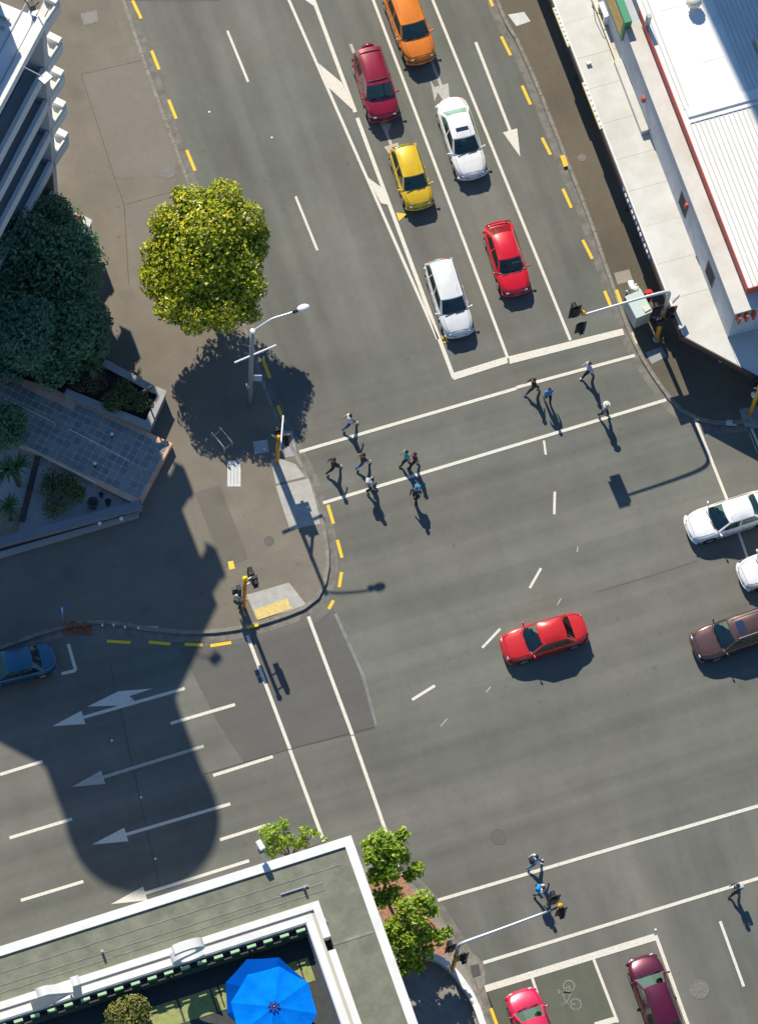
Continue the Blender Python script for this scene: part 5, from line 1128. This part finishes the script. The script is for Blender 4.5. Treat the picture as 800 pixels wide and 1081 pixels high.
person('person in pale blue shirt at the right end of the upper crossing line', (620, 396), W_, (.42, .48, .62), BLK, (.05, .02, .015), stride=.32, shoes=(.65, .65, .65))
person('person with pale hat and grey top at the right end of the lower crossing line', (636, 439), (8, 4), (.22, .22, .22), BLK, (.05, .03, .02), stride=.24, hat=(.55, .52, .46), shoes=(.3, .3, .3))
person('person in white shirt and jeans with dark bag above the bottom crossing line', (563, 914), E_, (.62, .66, .72), (.10, .17, .32), (.015, .012, .012), stride=.40, bag=(.02, .02, .03), shoes=(.6, .6, .6))
person('person with bright blue backpack between the bottom crossing lines', (570, 946), (8, 3), (.62, .58, .52), (.05, .10, .18), (.04, .02, .015), stride=.36, bag=(.01, .30, .70))
person('person in dark clothes with white strap at the right end of the bottom crossing', (775, 944), W_, (.05, .07, .09), BLK, (.04, .015, .012), stride=.24, bag=(.45, .48, .5))
person('person in white shirt and black shorts waiting beside the yellow pole', (252, 640), (6, -8), (.65, .65, .66), BLK, (.02, .015, .012), stride=.16, bag=(.05, .07, .07), standing='path', sleeves='short')
person('person in red shirt standing behind the grey green cabinet', (682, 321), (-4, 6), (.60, .02, .02), (.05, .07, .16), (.35, .02, .02), stride=.06, standing='path', sleeves='short', hat=(.62, .02, .02), height=1.65)
person('person in blue top standing between the cabinet and the mast', (688, 342), (5, -6), (.05, .09, .30), BLK, (.10, .16, .40), stride=.1, standing='path', height=1.75)
person('person in dark clothes standing under the mast arm', (697, 341), (-4, 7), (.03, .025, .03), (.05, .04, .035), (.02, .015, .012), stride=.08, standing='path', bag=(.30, .16, .32))

# ------------------------------------------------------------------ street furniture
POLE_Y = mat('signal_yellow', (.66, .34, .015), .5, var=.06, scale=4); POLE_O = mat('signal_orange', (.62, .26, .012), .5, var=.06, scale=4)
LENS = [mat('lens_red', (.16, .01, .01), .2), mat('lens_amber', (.2, .09, .01), .2), mat('lens_green', (.01, .09, .05), .2)]
def signal_head(parent, pos, face, n=3, board=True, name='signal_head', small=False, k=1.0):
    """lamp column with visors on a backing board; face: angle the lamps look to"""
    M = Matrix.Translation(pos) @ Matrix.Rotation(face, 4, 'Z'); h = .33 * n * k
    bm = NB(); add_box(bm, (0, 0, 0), (.20 * k, .30 * k, h), M=M); bevel_all(bm, .02); hd = obj(name, bm, BLACKP, parent)
    if board: bm = NB(); add_box(bm, (.02, 0, 0), (.02, .62 * k, h + .36 * k), M=M); obj('backing_board', bm, BLACKP, hd)
    for i in range(n):
        z = (n - 1) / 2 * .32 * k - i * .32 * k; Ml = M @ Matrix.Translation((.105 * k, 0, z)) @ Matrix.Rotation(math.pi / 2, 4, 'Y')
        bm = NB(); add_lathe(bm, [(.11 * k, 0), (.10 * k, .015), (.02, .025)], 14, Ml); obj('lens', bm, LENS[i] if n == 3 else LENS[(0, 2)[i]], hd)
        bm = NB(); N = 10; r = .125 * k
        for q in range(N):
            a0, a1 = math.pi * (-.08 + 1.16 * q / N), math.pi * (-.08 + 1.16 * (q + 1) / N); P_ = [M @ Vector((x, r * math.cos(a), z + r * math.sin(a))) for x, a in ((.10 * k, a0), (.10 * k, a1), (.36 * k, a1), (.36 * k, a0))]
            bm.faces.new([bm.verts.new(p) for p in P_])
        bmesh.ops.remove_doubles(bm, verts=bm.verts, dist=.001); bmesh.ops.solidify(bm, geom=bm.faces[:], thickness=.012); obj('visor', bm, BLACKP, hd)
    return hd
def tube(name, pts, r, m, parent, seg=10, smooth=True):
    bm = NB(); add_tube(bm, pts, r, seg); return obj(name, bm, m, parent, smooth)
def mast(label, base, zpole, tip, ztip, rise, group, col=POLE_Y, zcol=3.2, heads=()):
    b = at(*base, ZP); t = thing('signal_mast', label, 'traffic light', (b.x, b.y, ZP), 0, group)
    e = at(*tip, ztip) - b; top = Vector((0, 0, zpole))
    tube('pole', [(0, 0, 0), (0, 0, zcol)], .115, col, t); tube('upper_pole', [(0, 0, zcol), (0, 0, zpole - .3)], .10, STEEL, t)
    pts = smooth_path([Vector((0, 0, zpole - .35)), Vector((e.x * .02, e.y * .02, zpole)), Vector((e.x * .12, e.y * .12, zpole + rise * .6)), Vector((e.x * .40, e.y * .40, zpole + rise * .9)), Vector((e.x * .97, e.y * .97, e.z))], 5)
    n = len(pts); bm = NB(); add_tube(bm, pts, [.10 - .045 * i / n for i in range(n)], 10); obj('mast_arm', bm, mat('mast_grey', (.56, .585, .60), .45, metal=.35), t, True)
    bm = NB(); add_lathe(bm, [(.19, 0), (.19, .05), (.13, .07)], 12); obj('base_plate', bm, STEEL, t)
    return t, e
# right kerb, beside the canopy
t, e = mast('overhead signal mast with curved grey arm beside the shop canopy', (692.8, 358), 6.1, (613, 333), 6.6, .35, 'signal masts')
signal_head(t, e + Vector((-.22, .25, .05)), math.pi / 2, 3); signal_head(t, e + Vector((-.05, -.30, -.75)), -math.pi / 2, 3, k=.9)
bm = NB(); bmesh.ops.create_icosphere(bm, subdivisions=2, radius=.14, matrix=Matrix.Translation(e + Vector((.10, .02, .22)))); obj('mast_cap', bm, mat('amber_cap', (.72, .36, .01), .4), t, True)
signal_head(t, (-.35, .12, 3.6), math.pi / 2, 3, k=.9); signal_head(t, (.36, -.05, 3.5), -math.pi / 2, 3, k=.9); signal_head(t, (-.15, -.3, 3.0), math.pi, 2, False, 'pedestrian_signal', k=.9)
bm = NB(); add_box(bm, (.55, .1, 4.6), (.50, .03, .42), .5); obj('street_sign', bm, mat('pale_violet_sign', (.5, .35, .5), .5), t)
# bottom corner
t, e = mast('overhead signal mast reaching over the bottom crossing', (477, 1026), 5.2, (580, 962), 5.9, .30, 'signal masts')
signal_head(t, e + Vector((.35, .42, .05)), math.pi / 2, 3); signal_head(t, e + Vector((.55, -.12, -.3)), -math.pi / 2, 3, k=.9)
bm = NB(); bmesh.ops.create_icosphere(bm, subdivisions=2, radius=.15, matrix=Matrix.Translation(e + Vector((.50, .02, .35)))); obj('mast_cap', bm, mat('amber_cap', (.72, .36, .01)), t, True)
tube('arm_end', [e * .97, e + Vector((.4, .05, 0))], .05, mat('dark_steel', (.10, .13, .15), .5), t)
signal_head(t, (-.22, .25, 3.8), math.pi / 2, 3, k=.9); signal_head(t, (.22, -.25, 3.6), -math.pi / 2, 3, k=.9)
# left kerb: orange pole with sign blade
b = at(292.6, 488.5, ZP); t = thing('signal_pole', 'orange signal pole with a tall white sign blade at the tree corner', 'traffic light', (b.x, b.y, ZP), 0, 'signal poles')
tube('pole', [(0, 0, 0), (0, 0, 3.4)], .095, POLE_O, t); bm = NB(); add_lathe(bm, [(.12, 3.4), (.14, 3.5), (.05, 3.6)], 12); obj('pole_cap', bm, POLE_Y, t)
pA, pB = at(296, 473, 4.4) - b, at(299, 437, 4.4) - b
bm = NB(); d = pB - pA; add_box(bm, (*((pA + pB) / 2).xy, 4.0), (d.length, .07, .20), math.atan2(d.y, d.x)); obj('sign_blade', bm, mat('sign_blade_white', (.72, .73, .74), .4), t)
tube('bracket', [(0, 0, 3.3), (*((pA + pB) / 2).xy, 3.7)], .04, STEEL, t); tube('bracket', [(0, 0, 3.35), (-.28, .2, 3.55)], .035, mat('bracket_white', (.7, .7, .7), .4), t)
signal_head(t, (.36, -.08, 3.1), -math.pi / 2, 3, k=.85); signal_head(t, (.10, .36, 3.0), math.pi / 2, 3, k=.8); signal_head(t, (.42, .25, 2.6), 0, 2, False, 'pedestrian_signal', k=.8)
# lower crossing pole
b = at(257.5, 641, ZP); t = thing('signal_pole', 'yellow crossing pole with signal head beside the yellow tactile paving', 'traffic light', (b.x, b.y, ZP), 0, 'signal poles')
tube('pole', [(0, 0, 0), (0, 0, 4.2)], .095, POLE_O, t); bm = NB(); add_lathe(bm, [(.12, 4.15), (.14, 4.28), (.05, 4.38)], 12); obj('pole_cap', bm, mat('bright_yellow_cap', (.8, .55, .01), .4), t)
signal_head(t, (.50, .02, 3.55), -.5 * math.pi, 3, False, k=.95); signal_head(t, (.42, .30, 3.5), .5 * math.pi, 3, False, k=.95); signal_head(t, (-.32, -.05, 3.0), math.pi, 2, False, 'pedestrian_signal')
tube('bracket', [(0, 0, 3.9), (.45, .12, 3.9)], .035, mat('bracket_white', (.7, .7, .7)), t); tube('bracket', [(0, 0, 3.2), (.45, .12, 3.2)], .035, mat('bracket_white', (.7, .7, .7)), t)
bm = NB(); add_box(bm, (.1, .02, 1.05), (.1, .12, .2)); obj('push_button', bm, POLE_Y, t)
# right edge pole
b = at(791.2, 438, ZP); t = thing('signal_pole', 'yellow signal pole at the right edge in the canopy shadow', 'traffic light', (b.x, b.y, ZP), 0, 'signal poles')
tube('pole', [(0, 0, 0), (0, 0, 4.0)], .10, POLE_Y, t); signal_head(t, (-.1, .45, 3.4), math.pi / 2, 3, k=.9); signal_head(t, (.35, 0, 3.3), 0, 3, k=.9); tube('bracket', [(0, 0, 3.6), (-.25, .1, 3.6)], .04, STEEL, t); bm = NB(); add_box(bm, (-.22, 0, 2.9), (.14, .2, .3)); obj('detector', bm, mat('detector_white', (.6, .66, .7), .4), t)
# street lamp
b = at(263.7, 425.5, ZP); t = thing('street_lamp', 'grey street lamp with curved arm beside the tree', 'lamp', (b.x, b.y, ZP))
zt_ = 9.25; hd = at(320, 325, 10.05) - b; hd.z = 9.95; m1 = at(288, 336, 9.9) - b
tube('pole', [(0, 0, 0), (0, 0, 4), (0, 0, zt_)], [.13, .115, .095], mat('lamp_pole_grey', (.30, .30, .31), .5, var=.1), t)
bm = NB(); add_lathe(bm, [(.10, zt_), (.14, zt_ + .03), (.12, zt_ + .14), (.02, zt_ + .18)], 14); obj('pole_cap', bm, mat('white_cap', (.8, .8, .8), .4), t)
pts = smooth_path([Vector((0, 0, zt_ + .05)), Vector((m1.x * .5, m1.y * .5, zt_ + .32)), Vector((m1.x, m1.y, zt_ + .52)), Vector((hd.x * .72, hd.y * .72, zt_ + .64)), hd - (hd - m1).normalized() * .35], 4)
tube('arm', pts, .05, mat('lamp_arm_grey', (.62, .63, .64), .4, metal=.3), t)
dv = (hd - m1); rz = math.atan2(dv.y, dv.x); bm = NB(); bmesh.ops.create_icosphere(bm, subdivisions=2, radius=1, matrix=Matrix.Translation(hd) @ Matrix.Rotation(rz, 4, 'Z') @ Matrix.Diagonal((.34, .20, .13, 1))); obj('lamp_head', bm, mat('lamp_head_white', (.74, .74, .73), .35), t, True)
bm = NB(); add_lathe(bm, [(.10, -.1), (.13, 0), (.10, .22)], 10, Matrix.Translation(hd - dv.normalized() * .48) @ Matrix.Rotation(rz, 4, 'Z') @ Matrix.Rotation(math.pi / 2, 4, 'Y')); obj('lamp_collar', bm, FRAME, t)
pA, pB = at(247.5, 380.5, 6.6) - b, at(291.5, 362, 6.6) - b
bm = NB(); d = pB - pA; add_box(bm, (*((pA + pB) / 2).xy, 6.2), (d.length, .06, .13), math.atan2(d.y, d.x)); obj('street_name_blade', bm, mat('blade_white', (.7, .71, .72), .35), t)
bm = NB(); add_box(bm, (-.16, -.1, 2.6), (.2, .25, .35)); obj('control_box', bm, GREYM, t); bm = NB(); add_box(bm, (.42, .15, 2.7), (.42, .04, .75), -.35); obj('parking_sign', bm, mat('sign_pale_blue', (.45, .52, .6), .4), t)
# controller cabinet on the right footpath
cA, cB, cC = at(662, 322, 1.5), at(681, 316, 1.5), at(674, 330, 1.5)
b = at(671, 333, ZP); t = thing('signal_cabinet', 'grey green signal cabinet on the footpath below the mast arm', 'cabinet', (b.x, b.y, ZP), .12)
bm = NB(); add_box(bm, (0, 0, .72), (.85, 1.25, 1.44)); bevel_all(bm, .03); cb2 = obj('cabinet_body', bm, mat('cabinet_green', (.40, .46, .42), .5, var=.05), t)
bm = NB(); add_box(bm, (0, 0, 1.47), (.95, 1.36, .06)); bevel_all(bm, .015); obj('lid', bm, mat('cabinet_lid', (.46, .54, .50), .45), t)
for s in (-1, 1): bm = NB(); add_box(bm, (.43, s * .3, .72), (.012, .56, 1.25)); dd_ = obj('door', bm, mat('cabinet_green', (.4, .46, .42)), t); bm = NB(); add_box(bm, (.445, s * .07, .75), (.02, .04, .16)); obj('handle', bm, FRAME, dd_)
bm = NB(); add_box(bm, (.25, -.40, 1.53), (.38, .26, .06), .1); tag_ = obj('label_plate', bm, mat('cream_plate', (.6, .58, .5), .5), t)
p = at(671, 299, 1.0); q = NB(); random.seed(3)
for k in range(5): add_box(q, (random.uniform(-.15, .15), random.uniform(-.25, .25), .15 + k * .12), (.3, .4, .14), k)
bevel_all(q, .03); bb = thing('rubbish_bags', 'white rubbish bags piled behind the grey green cabinet', 'bag', (p.x, p.y, ZP)); obj('bag', q, mat('white_plastic', (.7, .7, .68), .4), bb, True)
q = NB(); add_tube(q, [(.02, 0, .62), (.03, .02, .75)], .05, 6); obj('knot', q, mat('white_plastic', (.7, .7, .68)), bb)
b = at(659, 319, ZP); t = thing('bollard', 'thin dark bollard with pale top beside the cabinet', 'bollard', (b.x, b.y, ZP)); tube('post', [(0, 0, 0), (0, 0, 1.35)], .05, FRAME, t); bm = NB(); add_lathe(bm, [(.06, 1.35), (.06, 1.45), (.02, 1.47)], 10); obj('cap', bm, STEEL, t)
# parking sign, sign post in the planter, bench frame under the tree, kerb drain bars
b = at(67, 660, ZP); t = thing('parking_sign', 'slim parking sign post with small blue plate at the shaded kerb', 'sign', (b.x, b.y, ZP)); tube('post', [(0, 0, 0), (0, 0, 2.6)], .04, STEEL, t); bm = NB(); add_box(bm, (0, 0, 2.35), (.5, .03, .45), .3); obj('sign_plate', bm, mat('parking_blue', (.02, .12, .5), .4), t)
b = at(155.5, 425, .9); t = thing('sign_post', 'dark post with a small dark sign board in the corner planter', 'sign', (b.x, b.y, .9)); tube('post', [(0, 0, 0), (0, 0, 1.9)], .045, FRAME, t); bm = NB(); add_box(bm, (0, 0, 1.75), (.62, .06, .3), .25); obj('sign_board', bm, FRAME, t)
b = at(234, 468, ZP); t = thing('bicycle_rack', 'steel bicycle rack frame in the shadow of the tree', 'rack', (b.x, b.y, ZP), .35)
for s in (-.25, .25): tube('hoop', smooth_path([Vector((s, -.55, 0)), Vector((s, -.55, .7)), Vector((s, -.4, .85)), Vector((s, .4, .85)), Vector((s, .55, .7)), Vector((s, .55, 0))], 3), .03, STEEL, t)
tube('cross_bar', [(-.25, -.45, .45), (.25, -.45, .45)], .025, STEEL, t); tube('cross_bar', [(-.25, .45, .45), (.25, .45, .45)], .025, STEEL, t)
b = at(162.5, 664, ZP)
for i, (x, y) in enumerate(((108, 660), (120, 660), (132, 662), (146, 663))):
    p = at(x, y, ZP); bm = NB(); add_box(bm, (p.x, p.y, ZP + .01), (.08, .14, .012)); obj('kerb_marker', bm, STUD, fNW)
plate('service_plate', [(153, 661), (167, 661.5), (167, 665.5), (153, 665)], GALV, fNW)
